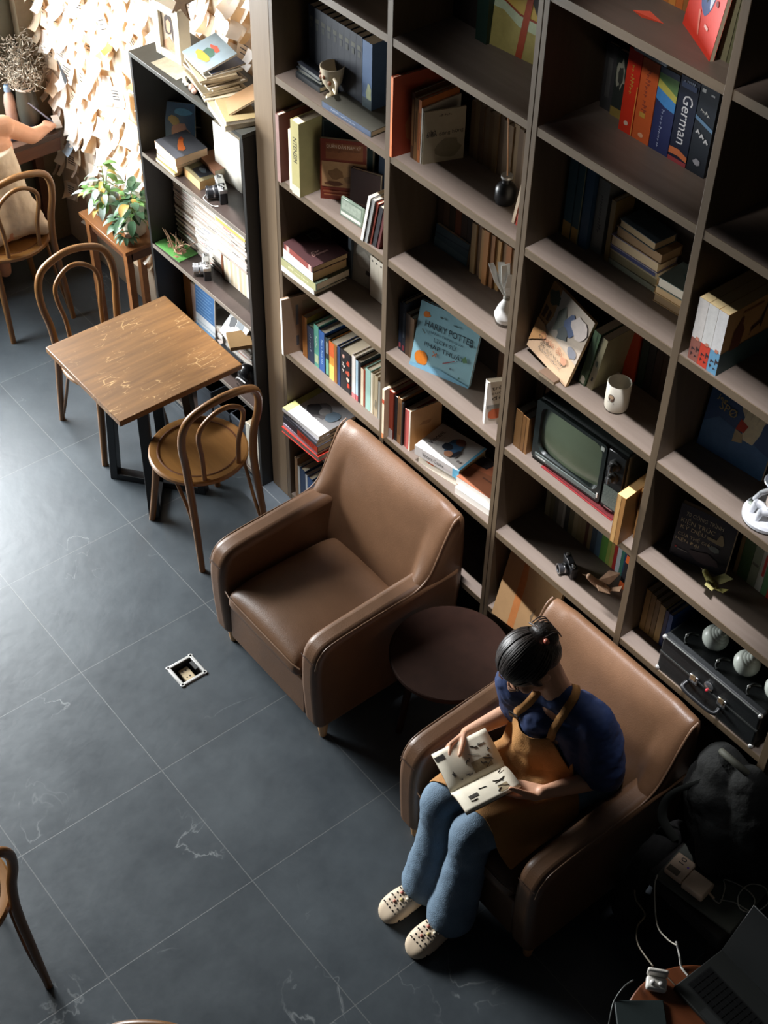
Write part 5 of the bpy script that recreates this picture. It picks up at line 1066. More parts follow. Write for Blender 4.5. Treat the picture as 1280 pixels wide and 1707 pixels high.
# ================================================================== papered wall
paper = [mat(c, .8, .05, 25, trans=.33, name='note_paper') for c in ((242, 238, 230), (246, 243, 238), (232, 214, 186), (238, 230, 216))]
inkm = mat((64, 60, 60), .8, 0)
NV = []
for k in range(16):
    r_ = random.Random(100+k)
    w_ = r_.uniform(.060, .095); h_ = r_.uniform(.085, .165); cu = r_.uniform(.006, .05); sd = r_.choice([-1, 1, 0])*r_.uniform(.01, .035); tw = r_.uniform(-.012, .012)
    P = []
    for i in range(8):
        t = i/7; P.append([])
        for j in range(5):
            s = j/4-.5
            y = -.002-cu*t**2.2-abs(sd)*max(0, (s if sd > 0 else -s))*2*t**1.2*.6-tw*s*t
            zz = -h_*t*(1-.22*(cu/.05)*t)
            P[-1].append((s*w_*(1-.10*t*abs(sd)/.035), y, zz))
    o = MB().grid(P).build('paper_note_shape', None, smooth=80, fix=False)
    me = o.data; bpy.data.objects.remove(o)
    me.materials.append(paper[k % 4])
    mb = MB()
    for q in range(r_.randint(2, 4)):
        zz = -h_*(.16+.13*q); x0 = -w_*.32; x1 = x0+w_*r_.uniform(.3, .62)
        yy = -.0035-cu*(-zz/h_)**2.2-.001-abs(sd)*.3
        mb.poly([(x0, yy, zz), (x1, yy, zz-.002), (x1, yy, zz-.007), (x0, yy, zz-.005)])
    o = mb.build('handwriting', inkm, fix=False); hm_ = o.data; bpy.data.objects.remove(o)
    NV.append((me, hm_, cu < .02 and abs(sd) < .02))
cells = []
NX, NZ = 21, 13
r_ = random.Random(42)
cand = []
for i in range(40):
    for j in range(26):
        x = -2.40+i*.0595; z = .33+j*.078
        p = Vector((x, .25, z))-CAM
        u = 640+FPX*p.dot(CR)/p.dot(CF); v = 853.5-FPX*p.dot(CU)/p.dot(CF)
        if x > -.96 and z < 1.80: continue
        if x > -.18: continue
        if v < -45: continue
        cand.append((x, z))
r_.shuffle(cand)
cand = cand[:298]
cand.sort(key=lambda c: c[1])
for k, (x, z) in enumerate(cand):
    v = r_.randrange(16)
    o = bpy.data.objects.new('paper_note', NV[v][0]); COL.objects.link(o)
    o.location = (x+r_.uniform(-.02, .02), .262-r_.uniform(0, .010), z+r_.uniform(-.02, .02)+.05)
    o.rotation_euler = (r_.uniform(-.06, .03), r_.gauss(0, .24), r_.uniform(-.3, .3))
    tag(o, 'white paper note pinned by its top edge and curling off the papered wall', 'paper note', 'notes pinned on the papered wall')
    if NV[v][2]:
        h_ = bpy.data.objects.new('handwriting', NV[v][1]); COL.objects.link(h_); h_.parent = o
def special(name, label, x, z, rgb, v, rot=0, sc=1):
    me = NV[v][0].copy(); me.transform(Matrix.Diagonal((sc, 1, sc, 1))); me.materials.clear(); me.materials.append(mat(rgb, .8, .1, 20))
    o = bpy.data.objects.new(name, me); COL.objects.link(o); o.location = (x, .240, z); o.rotation_euler = (0, rot, 0)
    tag(o, label, 'paper note')
pY = at(183, 72, 1, .24); special('paper_note', 'bright yellow note among the white ones, upper middle of the papered wall', pY.x, pY.z, (206, 196, 60), 3, .2, .42)
pB = at(118, 222, 1, .24); special('paper_note', 'pale blue note beside the desk end at the left of the papered wall', pB.x, pB.z, (150, 170, 190), 7)
pK = at(105, 118, 1, .24)
o = MB().poly([(pK.x-.05, .238, pK.z+.05), (pK.x+.03, .225, pK.z-.06), (pK.x+.045, .232, pK.z-.03), (pK.x+.02, .236, pK.z-.005)]).build('paper_note', mat((50, 52, 54), .7, .1), solid=.0008); tag(o, 'dark pointed scrap among the white notes near the desk end', 'paper note')

# ================================================================== writing counter, vase, bottle
ct = wood((92, 58, 38), .45, 1, .25, .8, 'counter_wood')
dk_ = thing('counter', 'dark wooden writing counter along the left wall', 'desk', (WL, -.9, 0))
MB().box(.002, -1.3, .725, .262, 1.10, .755).build('countertop', wood((64, 46, 36), .4, 1, .2, .8, 'counter_top'), dk_, bevel=.002, bseg=1)
MB().box(.238, -1.3, .655, .258, 1.09, .725).build('front_apron', ct, dk_)
for y in (-1.2, 0.0, 1.02):
    MB().box(.03, y, 0, .075, y+.045, .725).build('leg', ct, dk_)
nb = MB().box(0, 0, 0, .15, .21, .012, Matrix.Translation((-2.41, -.07, .7565)) @ Matrix.Rotation(math.radians(-6), 4, 'Z')).build('notebook', mat((34, 44, 62), .5, .1)); tag(nb, 'dark blue notebook lying open on the writing counter', 'notebook')
wpg = MB().grid([[(-2.235, .19, .757), (-2.225, .225, .757)], [(-2.245, .188, .79), (-2.235, .222, .79)], [(-2.26, .185, .82), (-2.25, .218, .82)]]).build('card', mat((236, 232, 222), .6, .04), solid=.001); tag(wpg, 'bent white card standing up on the counter end behind the writing hand', 'card')
vs = thing('flower_vase', 'dark vase of dried grey flowers standing on the counter in the corner', 'vase', (-2.355, .115, .755))
MB().lathe([(.035, 0), (.05, .02), (.055, .10), (.048, .17), (.045, .205)], seg=28).build('vase_body', mat((58, 58, 50), .4, .1), vs, smooth=50)
MB().lathe([(.045, .200), (.050, .205), (.048, .212), (.043, .212)], seg=28, caps=False).build('rim', mat((206, 190, 176), .35), vs, smooth=50)
r_ = random.Random(9); mb = MB(); ms = MB()
for i in range(46):
    a = r_.uniform(0, 2*PI); el = r_.uniform(.2, 1.4); L_ = r_.uniform(.12, .27)
    e = Vector((math.cos(a)*math.cos(el)*.62, math.sin(a)*math.cos(el)*.62, math.sin(el)*.9+.1))*L_
    if e.x < -.09: e.x = -.09
    if e.y > .13: e.y = .13
    b0 = Vector((0, 0, .20)); c = b0+e
    ms.tube([b0, b0+e*.55+Vector((0, 0, .02)), c], [.0018, .0014, .001], 5)
    for q in range(26):
        p = b0+e*r_.uniform(.45, 1.05)+Vector((r_.gauss(0, .02), r_.gauss(0, .02), r_.gauss(0, .02)))
        if p.x < -.1: p.x = -.1+r_.random()*.02
        if p.y > .14: p.y = .14
        d_ = Vector((r_.gauss(0, 1), r_.gauss(0, 1), r_.gauss(0, 1))).normalized()*r_.uniform(.008, .018)
        mb.tube([p-d_, p+d_], [.0028, .001], 4)
ms.build('stem', mat((120, 104, 84), .8), vs); mb.build('dried_flowers', mat((150, 140, 124), .85, .35, 30), vs)
pc_ = at(5, 138, 2, .97)
bt = thing('bottle', 'small bottle with a pale blue cap at the left frame edge on the counter', 'bottle', (max(-2.40, pc_.x), pc_.y, .755))
MB().lathe([(.026, 0), (.030, .006), (.030, .13), (.024, .165), (.014, .18), (.014, .19)], seg=24).build('bottle_body', mat((176, 150, 136), .3, .2, 20), bt, smooth=40)
MB().lathe([(.018, .188), (.018, .215), (.012, .222)], seg=20).build('cap', mat((130, 156, 186), .4), bt, smooth=40)
# ================================================================== plant table and plants
pt = wood((132, 86, 50), .35, 0, .25, .8, 'plant_table_wood')
tt = thing('plant_table', 'small brown wooden table holding trailing plants against the papered wall', 'table', (-1.36, .08, 0))
MB().box(-.215, -.150, .70, .205, .165, .72).build('tabletop', pt, tt, bevel=.002, bseg=1)
MB().box(-.19, -.125, .64, .185, -.11, .70).build('apron', ct, tt); MB().box(.165, -.125, .64, .182, .14, .70).build('apron', ct, tt)
for x in (-.19, .15):
    for y in (-.135, .115):
        MB().box(x, y, 0, x+.032, y+.032, .70).build('leg', pt, tt)
def leaf(mb, base, dirv, L_, w_, droop, seed=0, fold=.25):
    d = Vector(dirv).normalized(); side = d.cross(Vector((0, 0, 1)))
    side = side.normalized() if side.length > .01 else Vector((1, 0, 0))
    P = []; pos = Vector(base); n = 6
    for i in range(n+1):
        t = i/n; ww = w_*math.sin(PI*min(1, .08+t*.92))**.8*(1-.25*t) if t < 1 else 0.0005
        up = side.cross(d)
        P.append([pos-side*ww+up*ww*fold, pos, pos+side*ww+up*ww*fold])
        d = (d+Vector((0, 0, -droop/n))).normalized(); pos = pos+d*(L_/n)
    mb.grid(P)
def plant(label, loc, potmat, pot_prof, leaves, seed, spread, h0):
    t = thing('potted_plant', label, 'plant', loc)
    MB().lathe(pot_prof, seg=28).build('pot', potmat, t, smooth=50)
    r_ = random.Random(seed)
    groups = {}; sm_ = MB()
    for i in range(sum(l[1] for l in leaves)):
        pass
    for m_, n_, L0, w0, dr, nm in leaves:
        mb = MB()
        for i in range(n_):
            a = r_.uniform(0, 2*PI); rad = r_.uniform(.0, spread); zz = h0+r_.uniform(-.02, .16)*(1-rad/spread*.8)-(rad/spread)**2*.06
            b_ = Vector((math.cos(a)*rad, math.sin(a)*rad*.75, zz))
            if b_.y > .10: b_.y = .10
            dv = Vector((math.cos(a), math.sin(a)*.8, r_.uniform(-.1, .7)))
            if b_.y+dv.y*L0 > .16: dv.y = -abs(dv.y)*.3
            leaf(mb, b_, dv, L0*r_.uniform(.75, 1.2), w0*r_.uniform(.8, 1.2), dr*r_.uniform(.6, 1.3))
            if i % 3 == 0: sm_.tube([Vector((0, 0, h0-.03)), (Vector((0, 0, h0+.02))+b_)/2, b_], [.003, .0025, .0018], 5)
        mb.build(nm, m_, t, smooth=70, fix=False)
    sm_.build('stems', mat((130, 150, 80), .6), t)
    return t
gA = mat((176, 196, 186), .45, .3, 26, name='silver_leaf', trans=.12); gB = mat((108, 150, 84), .45, .2, 16, name='lime_leaf', trans=.2); gC = mat((66, 98, 70), .4, .25, 16, name='green_leaf', trans=.12); gY = mat((196, 170, 92), .5, .3, 22, name='dry_leaf', trans=.2); gO = mat((190, 150, 76), .5, .25, 22)
plant('silver-striped trailing plant at the left of the small plant table', (-1.48, .035, .72), mat((120, 124, 116), .4), [(.045, 0), (.055, .01), (.062, .09), (.058, .10), (.052, .095)], [(gA, 34, .085, .017, 1.7, 'silver_leaves'), (gB, 18, .06, .016, 1.2, 'lime_leaves'), (gY, 20, .05, .012, 1.6, 'dry_leaves')], 4, .12, .12)
plant('leafy dark green plant in a white pot near the black bookcase', (-1.27, .055, .72), cer, [(.04, 0), (.052, .01), (.062, .085), (.058, .09), (.052, .085)], [(gC, 46, .085, .024, 1.2, 'green_leaves'), (gA, 16, .075, .016, 1.5, 'silver_leaves'), (gB, 14, .05, .014, 1.0, 'lime_leaves'), (gO, 2, .09, .022, 1.8, 'yellow_leaves')], 7, .115, .11)
dp2 = thing('trailing_vine', 'small jar with a trailing sprig at the front corner of the plant table', 'plant', (-1.20, -.02, .72))
MB().lathe([(.018, 0), (.022, .006), (.022, .035), (.016, .045), (.016, .05)], seg=18).build('jar', mat((120, 90, 70), .2), dp2, smooth=40)
mb = MB()
for i in range(12):
    a = i*2.4; leaf(mb, (.02*math.cos(a)-.02, .02*math.sin(a), .045), (math.cos(a), math.sin(a), .3), .05, .012, 1.6)
mb.build('leaves', gC, dp2, smooth=70, fix=False)
# ================================================================== people
skin = mat((220, 166, 134), .5, .06, 14, .05, 160, name='skin')
def orth(d, n):
    d = Vector(d).normalized(); n = Vector(n); n = (n-d*n.dot(d)).normalized(); return d, n
def hand(mb, Wp, d, n, t, curls, sc=.95, thumb=(.6, .75, .25), tcurl=.3):
    d, n = orth(d, n); t = Vector(t); t = (t-d*t.dot(d)-n*t.dot(n)).normalized()
    Wp = Vector(Wp)
    lens = ((.040, .025, .021), (.044, .028, .022), (.041, .026, .021), (.032, .020, .018))
    offs = (.029, .010, -.010, -.028); fwd = (.086, .090, .086, .078)
    for k in range(4):
        b_ = Wp+d*fwd[k]*sc+t*offs[k]*sc
        mb.cap(Wp+t*offs[k]*.55*sc+d*.006, b_, .0155*sc, .0115*sc, 10)
        ang = .15; p = b_
        for j in range(3):
            ang += curls[k][j]
            dd = d*math.cos(ang)+n*math.sin(ang)+t*offs[k]*2.0*(1 if j == 0 else .3)
            q = p+dd.normalized()*lens[k][j]*sc
            mb.cap(p, q, (.0092, .0084, .0076)[j]*sc*(1 if k < 3 else .9), (.0084, .0076, .0066)[j]*sc*(1 if k < 3 else .9), 10)
            p = q
    p = Wp+d*.020*sc+t*.024*sc
    dv = (d*thumb[0]+t*thumb[1]+n*thumb[2]).normalized()
    for j, (L_, ra, rb) in enumerate(((.042, .0145, .0118), (.032, .0112, .0102), (.025, .0100, .0080))):
        q = p+dv*L_*sc; mb.cap(p, q, ra*sc, rb*sc, 10); p = q
        dv = (dv+d*tcurl+n*.05).normalized()
    return p
def hframe(C, F, U):
    F = Vector(F).normalized(); U = Vector(U); U = (U-F*U.dot(F)).normalized(); R = F.cross(U)
    M = Matrix((R, F, U)).transposed().to_4x4(); M.translation = Vector(C); return M
def head_shapes(mb, M):
    T = lambda p: M @ Vector(p)
    R = M.to_3x3().to_4x4()
    mb.ball(T((0, -.012, .032)), (.073, .092, .083), 22, R)
    mb.ball(T((0, .030, -.038)), (.057, .060, .076), 20, R)
    mb.cap(T((-.030, .042, -.078)), T((.030, .042, -.078)), .026, .026)
    mb.ball(T((0, .070, -.098)), (.022, .018, .018), 12, R)
    mb.cap(T((0, .086, .006)), T((0, .106, -.030)), .008, .0115, 10)
    for s in (-1, 1):
        mb.ball(T((s*.010, .098, -.034)), .008, 8)
        mb.ball(T((s*.036, .066, -.030)), (.022, .020, .022), 10, R)
        mb.ball(T((s*.074, -.008, -.012)), (.008, .018, .030), 12, R)
        mb.ball(T((s*.030, .078, .022)), (.020, .008, .007), 10, R)
    mb.ball(T((0, .084, -.064)), (.021, .010, .006), 10, R)
    mb.ball(T((0, .083, -.075)), (.017, .010, .006), 10, R)
def face_parts(M, parent):
    R = M.to_3x3().to_4x4(); T = lambda p: M @ Vector(p)
    for s in (-1, 1):
        MB().ball(T((s*.031, .080, .002)), (.013, .007, .0060), 12, R).build('eye', mat((214, 190, 172), .3, 0), parent, smooth=60)
        MB().ball(T((s*.031, .0865, -.001)), (.005, .002, .004), 10, R).build('iris', mat((70, 48, 38), .2, 0), parent, smooth=60)
        MB().tube([T((s*.016, .090, .022)), T((s*.031, .090, .027)), T((s*.046, .080, .023))], [.0022, .003, .0018], 6).build('eyebrow', mat((112, 80, 62), .7), parent, smooth=60)
    MB().ball(T((0, .092, -.069)), (.020, .006, .0085), 12, R).build('lips', mat((186, 104, 96), .45, .05), parent, smooth=60)

# ---------------------------------------------------------------- woman reading in the armchair
pr = thing('person', 'woman in navy shirt, tan apron and jeans reading a comic in the armchair', 'person', (2.0, -.4, 0))
INV = Matrix.Translation((-2.0, .4, 0))
class WMB(MB):
    """builds with place coordinates under a parent whose base stands at pr"""
    def build(s, name, m, parent=None, **k):
        o = MB.build(s, name, m, parent, **k)
        return o
pr_children = []
def adopt(o, par=None):
    o.parent = par or pr
    if par is None: o.matrix_parent_inverse = INV
    return o
RS, RE, RW = Vector((1.862, -.425, .895)), Vector((1.852, -.365, .690)), Vector((1.800, -.560, .646))
LS, LE, LW = Vector((2.135, -.325, .880)), Vector((2.196, -.305, .612)), Vector((2.132, -.524, .650))
RH, RK, RA = Vector((1.955, -.295, .520)), Vector((1.886, -.735, .512)), Vector((1.905, -.810, .085))
LH, LK, LA = Vector((2.118, -.280, .520)), Vector((2.046, -.742, .505)), Vector((2.052, -.822, .085))
NB_ = Vector((2.000, -.375, .935)); HC = Vector((1.940, -.462, 1.085))
HM = hframe(HC, (-.10, -.70, -.70), (-.10, -.70, .75))
mb = MB()
head_shapes(mb, HM)
mb.cap(NB_, HM @ Vector((0, -.025, -.055)), .052, .050)
mb.chain([(2.04, -.285, .53), (2.03, -.32, .66), (2.015, -.355, .80), NB_], [.12, .098, .092, .055])
mb.cap(RS, LS, .045, .045)
for S, E_, Wr in ((RS, RE, RW), (LS, LE, LW)):
    mb.chain([S, E_], [.043, .035]); mb.chain([E_, (E_*.6+Wr*.4), Wr], [.035, .033, .0225])
for H, K, A in ((RH, RK, RA), (LH, LK, LA)):
    mb.chain([H, K], [.078, .052]); mb.chain([K, (K*.65+A*.35)+Vector((0, .012, 0)), A], [.050, .048, .034])
    mb.chain([A, A+Vector((0, -.10, -.062))], [.030, .018])
hand(mb, RW, (.02, -.97, -.06), (.90, 0, -.38), (.3, .05, 1), [(.55, .85, .5), (.6, .9, .5), (.65, .9, .5), (.7, .9, .5)], thumb=(.80, .42, .55), tcurl=.15)
hand(mb, LW, (-.80, -.58, -.14), (.05, .05, 1), (.5, -.8, .1), [(.02, .2, .15), (.0, .2, .15), (.0, .2, .15), (.05, .25, .15)], thumb=(.80, .22, .66), tcurl=.25)
body = remesh(mb, 'body', skin, None, voxel=.0045, smooth=5)
adopt(body)
face_empty = []
for o in (): pass
n0 = set(bpy.data.objects); face_parts(HM, None)
for o in set(bpy.data.objects)-n0: adopt(o)
# hair
hairm = mat((36, 28, 25), .46, .35, 40, .25, 160, stretch=(1, 1, 1), spec=.6, name='dark_hair')
mb = MB(); R3_ = HM.to_3x3().to_4x4(); T = lambda p: HM @ Vector(p)
mb.ball(T((0, -.020, .040)), (.084, .098, .086), 24, R3_)
mb.ball(T((0, -.060, .005)), (.074, .066, .078), 20, R3_)
mb.ball(T((.004, -.112, .030)), (.050, .036, .048), 16, R3_)
for s in (-1, 1):
    mb.chain([T((s*.066, .010, .050)), T((s*.073, .018, .010)), T((s*.072, .020, -.028))], [.018, .013, .007], 10)
hair0 = remesh(mb, 'hair', hairm, None, voxel=.005, smooth=6)
adopt(hair0)
mb = MB(); r_ = random.Random(3)
def onhair(th, ph, k=1.012):
    v = Vector((math.sin(th)*math.cos(ph), math.cos(th), math.sin(th)*math.sin(ph)))
    return T((.084*k*v.x, -.020+.098*k*v.y, .040+.086*k*v.z))
for i in range(150):
    ph = r_.uniform(-.25, PI+.25); w0 = r_.uniform(-.05, .05)
    pts = [onhair(.55+1.9*q/7, ph+w0*math.sin(q), 1.008+.014*r_.random()) for q in range(8)]
    mb.tube(pts, [.0012]+[.0022]*6+[.0012], 5)
for i in range(0):
    s = r_.choice((-1, 1)); a = r_.uniform(0, .03)
    mb.tube([T((s*.05, .045+a*.3, .062)), T((s*(.078+a*.2), .036+a, .02)), T((s*(.074-a*.3), .040+a*.8, -.04-a))], [.001, .0014, .0006], 4)
st = mb.build('hair_strands', mat((48, 38, 33), .42, .3, 60, spec=.5), None, smooth=70); st.parent = hair0
cl = MB()
for k in range(9):
    t = -.045+.011*k
    cl.tube(spline([T((t*.8+.012, -.116, .070)), T((t*.85+.014, -.140, .050)), T((t*.85+.014, -.146, .022)), T((t*.8+.012, -.138, -.002))], 4), .0020, 6)
cl.tube(spline([T((-.030, -.108, .066)), T((.012, -.118, .073)), T((.054, -.108, .066))], 5), .0034, 8)
c_ = cl.build('hair_claw', mat((120, 108, 104), .15, .3, 60, spec=.8), None, smooth=60); adopt(c_)
c2 = MB().ball(T((-.040, -.112, .074)), (.011, .009, .009), 10, R3_).build('bead', mat((206, 120, 100), .25), None, smooth=60); c2.parent = c_
# shirt
navy = mat((44, 60, 100), .75, .14, 10, .25, 34, name='navy_cotton')
mb = MB()
mb.chain([(1.975, -.285, .56), (1.965, -.33, .70), (1.95, -.375, .82)], [.118, .108, .098], 18)
mb.chain([(2.10, -.265, .56), (2.09, -.30, .70), (2.065, -.335, .82)], [.118, .108, .098], 18)
mb.chain([(2.00, -.36, .60), (1.985, -.385, .70), (1.99, -.41, .82)], [.105, .10, .075], 16)
mb.chain([RS+Vector((.02, -.005, -.012)), NB_+Vector((-.035, -.004, -.016)), NB_+Vector((.035, .006, -.016)), LS+Vector((-.02, .005, -.012))], [.066, .058, .058, .066], 16)
mb.chain([RS, RS*.5+RE*.5, RS*.12+RE*.88], [.068, .070, .072], 16)
mb.chain([LS, LS*.5+LE*.5+Vector((.01, 0, 0)), LS*.18+LE*.82+Vector((.008, .0, 0))], [.070, .078, .076], 16)
shirt = remesh(mb, 'shirt', navy, None, voxel=.007, smooth=5, disp=.022, dscale=.07)
adopt(shirt)
# neckline: lower the collar front by carving the verts inside the neck
# jeans
den = mat((112, 134, 154), .8, .16, 12, .3, 260, name='denim')
mb = MB()
mb.cap((1.96, -.28, .535), (2.115, -.265, .535), .118, .118, 18)
for H, K, A in ((RH, RK, RA), (LH, LK, LA)):
    mb.chain([H, H*.5+K*.5, K], [.098, .090, .074], 18)
    mb.chain([K, K*.7+A*.3+Vector((0, .015, 0)), K*.35+A*.65+Vector((0, .020, 0)), A+Vector((0, .012, -.005))], [.074, .070, .076, .088], 18)
jeans = remesh(mb, 'jeans', den, None, voxel=.008, smooth=6, disp=.022, dscale=.16)
for v in jeans.data.vertices:                     # straight hems
    if v.co.z < .052: v.co.z = .052
adopt(jeans)
# apron
apm = mat((182, 130, 74), .8, .12, 8, .3, 220, name='apron_canvas')
def bvh(objs):
    V = []; F = []
    for o in objs:
        b0 = len(V); V += [v.co.copy() for v in o.data.vertices]; F += [[b0+i for i in p.vertices] for p in o.data.polygons]
    return BVHTree.FromPolygons(V, F)
BV = bvh([shirt, jeans])
fw = Vector((.20, -.95, .22)).normalized(); ax = Vector((.945, .325, 0)).normalized()
P = []; n1, n2 = 22, 18
for i in range(n1+1):
    t = i/n1; c = Vector((1.990, -.47, .805))*(1-t)+Vector((2.035, -.44, .585))*t
    wd = .072+.075*t**.8; P.append([])
    for j in range(n2+1):
        s = -1+2*j/n2
        q = c+ax*s*wd+fw*.35-Vector((0, 0, .012*(1-t)*(1-s*s)))
        h = BV.ray_cast(q, -fw, .6)
        d_ = h[3] if h[0] is not None else .36
        P[-1].append([q, d_])
for it in range(2):
    for i in range(n1+1):
        for j in range(n2+1):
            if 0 < j < n2 and 0 < i < n1: P[i][j][1] = min(P[i][j][1], (P[i-1][j][1]+P[i+1][j][1]+P[i][j-1][1]+P[i][j+1][1])/4)
G = [[q-fw*(d_-.010-.006*math.sin(j*1.1+i*.3)*(i/n1)) for j, (q, d_) in enumerate(r0)] for i, r0 in enumerate(P)]
ap = MB().grid(G).build('apron', apm, None, smooth=80, solid=.004, sub=1)
adopt(ap)
H_ = []; n1, n2 = 26, 30
for i in range(n1+1):
    t = i/n1; H_.append([])
    for j in range(n2+1):
        s = -1+2*j/n2
        x = 2.035+s*(.165+.03*t)-.022*t; y = -.395-.315*t+.03*s*t-.03*(s > 0)*s*t
        h = BV.ray_cast(Vector((x, y, .72)), Vector((0, 0, -1)), .30)
        z = h[0].z if h[0] is not None else .455
        H_[-1].append([x, y, max(z, .452)])
for it in range(3):
    for i in range(n1+1):
        for j in range(1, n2):
            a = (H_[i][j-1][2]+H_[i][j+1][2])/2
            if a > H_[i][j][2]: H_[i][j][2] = .4*H_[i][j][2]+.6*a
G = [[(x, y, z+.010+.005*math.sin(j*.9+i*.35)) for j, (x, y, z) in enumerate(r0)] for i, r0 in enumerate(H_)]
lp = MB().grid(G).build('apron_skirt', apm, None, smooth=80, solid=.004, sub=1); lp.parent = ap
def ribbon(name, pts, w, m, bv, off=.008, par=None):
    pts = spline(pts, 6); L_ = []; prevn = None
    for i, p in enumerate(pts):
        q, nn, _, _ = bv.find_nearest(p)
        if q is not None and (p-q).length < .09: p = q+nn*off
        else: nn = Vector((0, 0, 1))
        L_.append((p, nn))
    for it in range(6):
        L_ = [L_[0]]+[((L_[i-1][0]+L_[i][0]*2+L_[i+1][0])/4, (L_[i-1][1]+L_[i][1]*2+L_[i+1][1]).normalized()) for i in range(1, len(L_)-1)]+[L_[-1]]
    L2_ = []
    for p, nn in L_:
        q, n2_, _, _ = bv.find_nearest(p)
        if (p-q).dot(n2_) < off: p = q+n2_*off
        L2_.append((p, nn))
    L_ = L2_; G = []
    for i, (p, nn) in enumerate(L_):
        a = L_[max(0, i-1)][0]; b_ = L_[min(len(L_)-1, i+1)][0]
        s = (b_-a).normalized().cross(nn).normalized()
        G.append([p-s*w, p+s*w])
    o = MB().grid(G).build(name, m, None, smooth=80, solid=.003)
    if par: o.parent = par
    return o
BS = bvh([shirt])
ribbon('apron_strap', [(1.925, -.49, .80), (1.945, -.46, .87), (1.965, -.41, .935), (1.985, -.35, .965)], .014, apm, BS, par=ap)
ribbon('apron_strap', [(2.055, -.44, .79), (2.065, -.41, .86), (2.055, -.37, .935), (2.035, -.33, .965)], .014, apm, BS, par=ap)
bq, bn, _, _ = BS.find_nearest(Vector((1.930, -.49, .82)))
bk_ = MB().box(-.018, -.012, -.002, .018, .012, .003, frame(bq+bn*.014, (.9, .3, 0), Vector((0, -.3, 1)))).build('buckle', mat((40, 36, 32), .3, metal=.3), None, bevel=.001, bseg=1); bk_.parent = ap
MB_ = MB().tube([bq+bn*.02+Vector((-.018, 0, .012)), bq+bn*.02+Vector((.018, .006, .012))], .003, 6).build('buckle_bar', chrome, None); MB_.parent = ap
# clogs
clm = mat((226, 204, 176), .55, .05, 14, name='clog_foam')
def clog(foot, yaw, seed):
    o_ = MB(); L_ = .255
    prof = [(0, .030, .050), (.03, .041, .062), (.09, .046, .076), (.14, .051, .078), (.185, .056, .070), (.222, .052, .056), (.245, .038, .040), (.256, .014, .022)]
    rings = []
    for y, w, h in prof:
        ring = []
        for k in range(16):
            a = 2*PI*k/16; cx = math.cos(a)*w; cz = math.sin(a)
            z = h*(.5+.5*max(-1, min(1, cz*1.25))) if True else 0
            ring.append((cx*(1.0 if cz > -.6 else .93), -y, max(0, z)))
        rings.append(ring)
    o_.rings(rings)
    M_ = Matrix.Translation(Vector(foot)) @ Matrix.Rotation(yaw, 4, 'Z')
    c = o_.build('clog', clm, None, sub=1); c.data.polygons.foreach_set('use_smooth', [True]*len(c.data.polygons))
    c.data.transform(M_)
    rr_ = random.Random(seed); hm = mat((44, 38, 34), .7)
    def hole(p, r):
        h_ = MB().ball(p, r, 8).build('vent_hole', hm, None, smooth=60); h_.parent = c
    def topz(x, y):
        for (a, w0, h0), (b_, w1, h1) in zip(prof, prof[1:]):
            if a <= y <= b_:
                t = (y-a)/(b_-a); w = w0+(w1-w0)*t; h = h0+(h1-h0)*t
                cz = math.sqrt(max(0, 1-(x/w)**2)); return h*(.5+.5*min(1, cz*1.25))
        return 0
    for r0, y in enumerate((.150, .168, .186, .204, .220)):
        for k in range(-2, 3):
            x = (k+(.5 if r0 % 2 else 0))*.016
            if abs(x) > .034: continue
            hole(M_ @ Vector((x, -y, topz(x, y)-.0006)), (.0034, .0034, .0022))
    for s in (-1, 1):
        for y in (.16, .19, .215):
            hole(M_ @ Vector((s*.0505*(1 if y < .2 else .98), -y, .028)), (.004, .005, .005))
    for k, (x, y, rgb) in enumerate([(-.012, .158, (206, 120, 104)), (.008, .176, (216, 196, 130)), (.02, .158, (230, 220, 196)), (-.004, .196, (190, 120, 100))]):
        b_ = MB().ball(M_ @ Vector((x, -y, topz(x, y)+.002)), (.0065, .0065, .004), 10).build('shoe_charm', mat(rgb, .4), None, smooth=60); b_.parent = c
    s_ = MB().tube(spline([M_ @ Vector((-.045, -.105, .058)), M_ @ Vector((-.034, .0, .066)), M_ @ Vector((0, .018, .066)), M_ @ Vector((.034, .0, .066)), M_ @ Vector((.045, -.105, .058))], 6), .006, 8, flat=(1.4, .5)).build('heel_strap', clm, None, smooth=60); s_.parent = c
    adopt(c)
clog((1.905, -.735, 0), math.radians(-3), 2)
clog((2.052, -.745, 0), math.radians(1), 3)
# the comic she holds: its own thing
cb = thing('comic_book', 'open black and white comic held on the lap by the reading woman', 'book', (1.955, -.64, 0))
IV2 = Matrix.Translation((-1.955, .64, 0))
A0, B0 = Vector((1.935, -.745, .612)), Vector((1.978, -.548, .640))
def page(side, name, w, rise, thick, m, k0=0.0):
    P = []
    axis = (B0-A0); out = Vector((-axis.y, axis.x, 0)).normalized()*(1 if side < 0 else -1)
    for i in range(9):
        t = i/8; P.append([])
        for j in range(7):
            s = j/6
            z = .020*math.sin(PI*min(1, t*1.15)**.7*.55)*1.1+rise*t
            P[-1].append(A0+axis*s+out*w*t+Vector((0, 0, z+k0)))
    o = MB().grid(P).build(name, m, None, smooth=80, solid=thick)
    o.parent = cb; o.matrix_parent_inverse = IV2
    return P
pgm = mat((242, 232, 210), .75, .06, 20, name='comic_page'); cvm = mat((120, 96, 76), .6, .1)
PL = page(-1, 'left_pages', .140, .018, .006, pgm, .004); page(-1, 'cover', .142, .018, .0015, cvm, -.001)
PR = page(1, 'right_pages', .105, .004, .007, pgm, .004); page(1, 'cover', .107, .004, .0015, cvm, -.001)
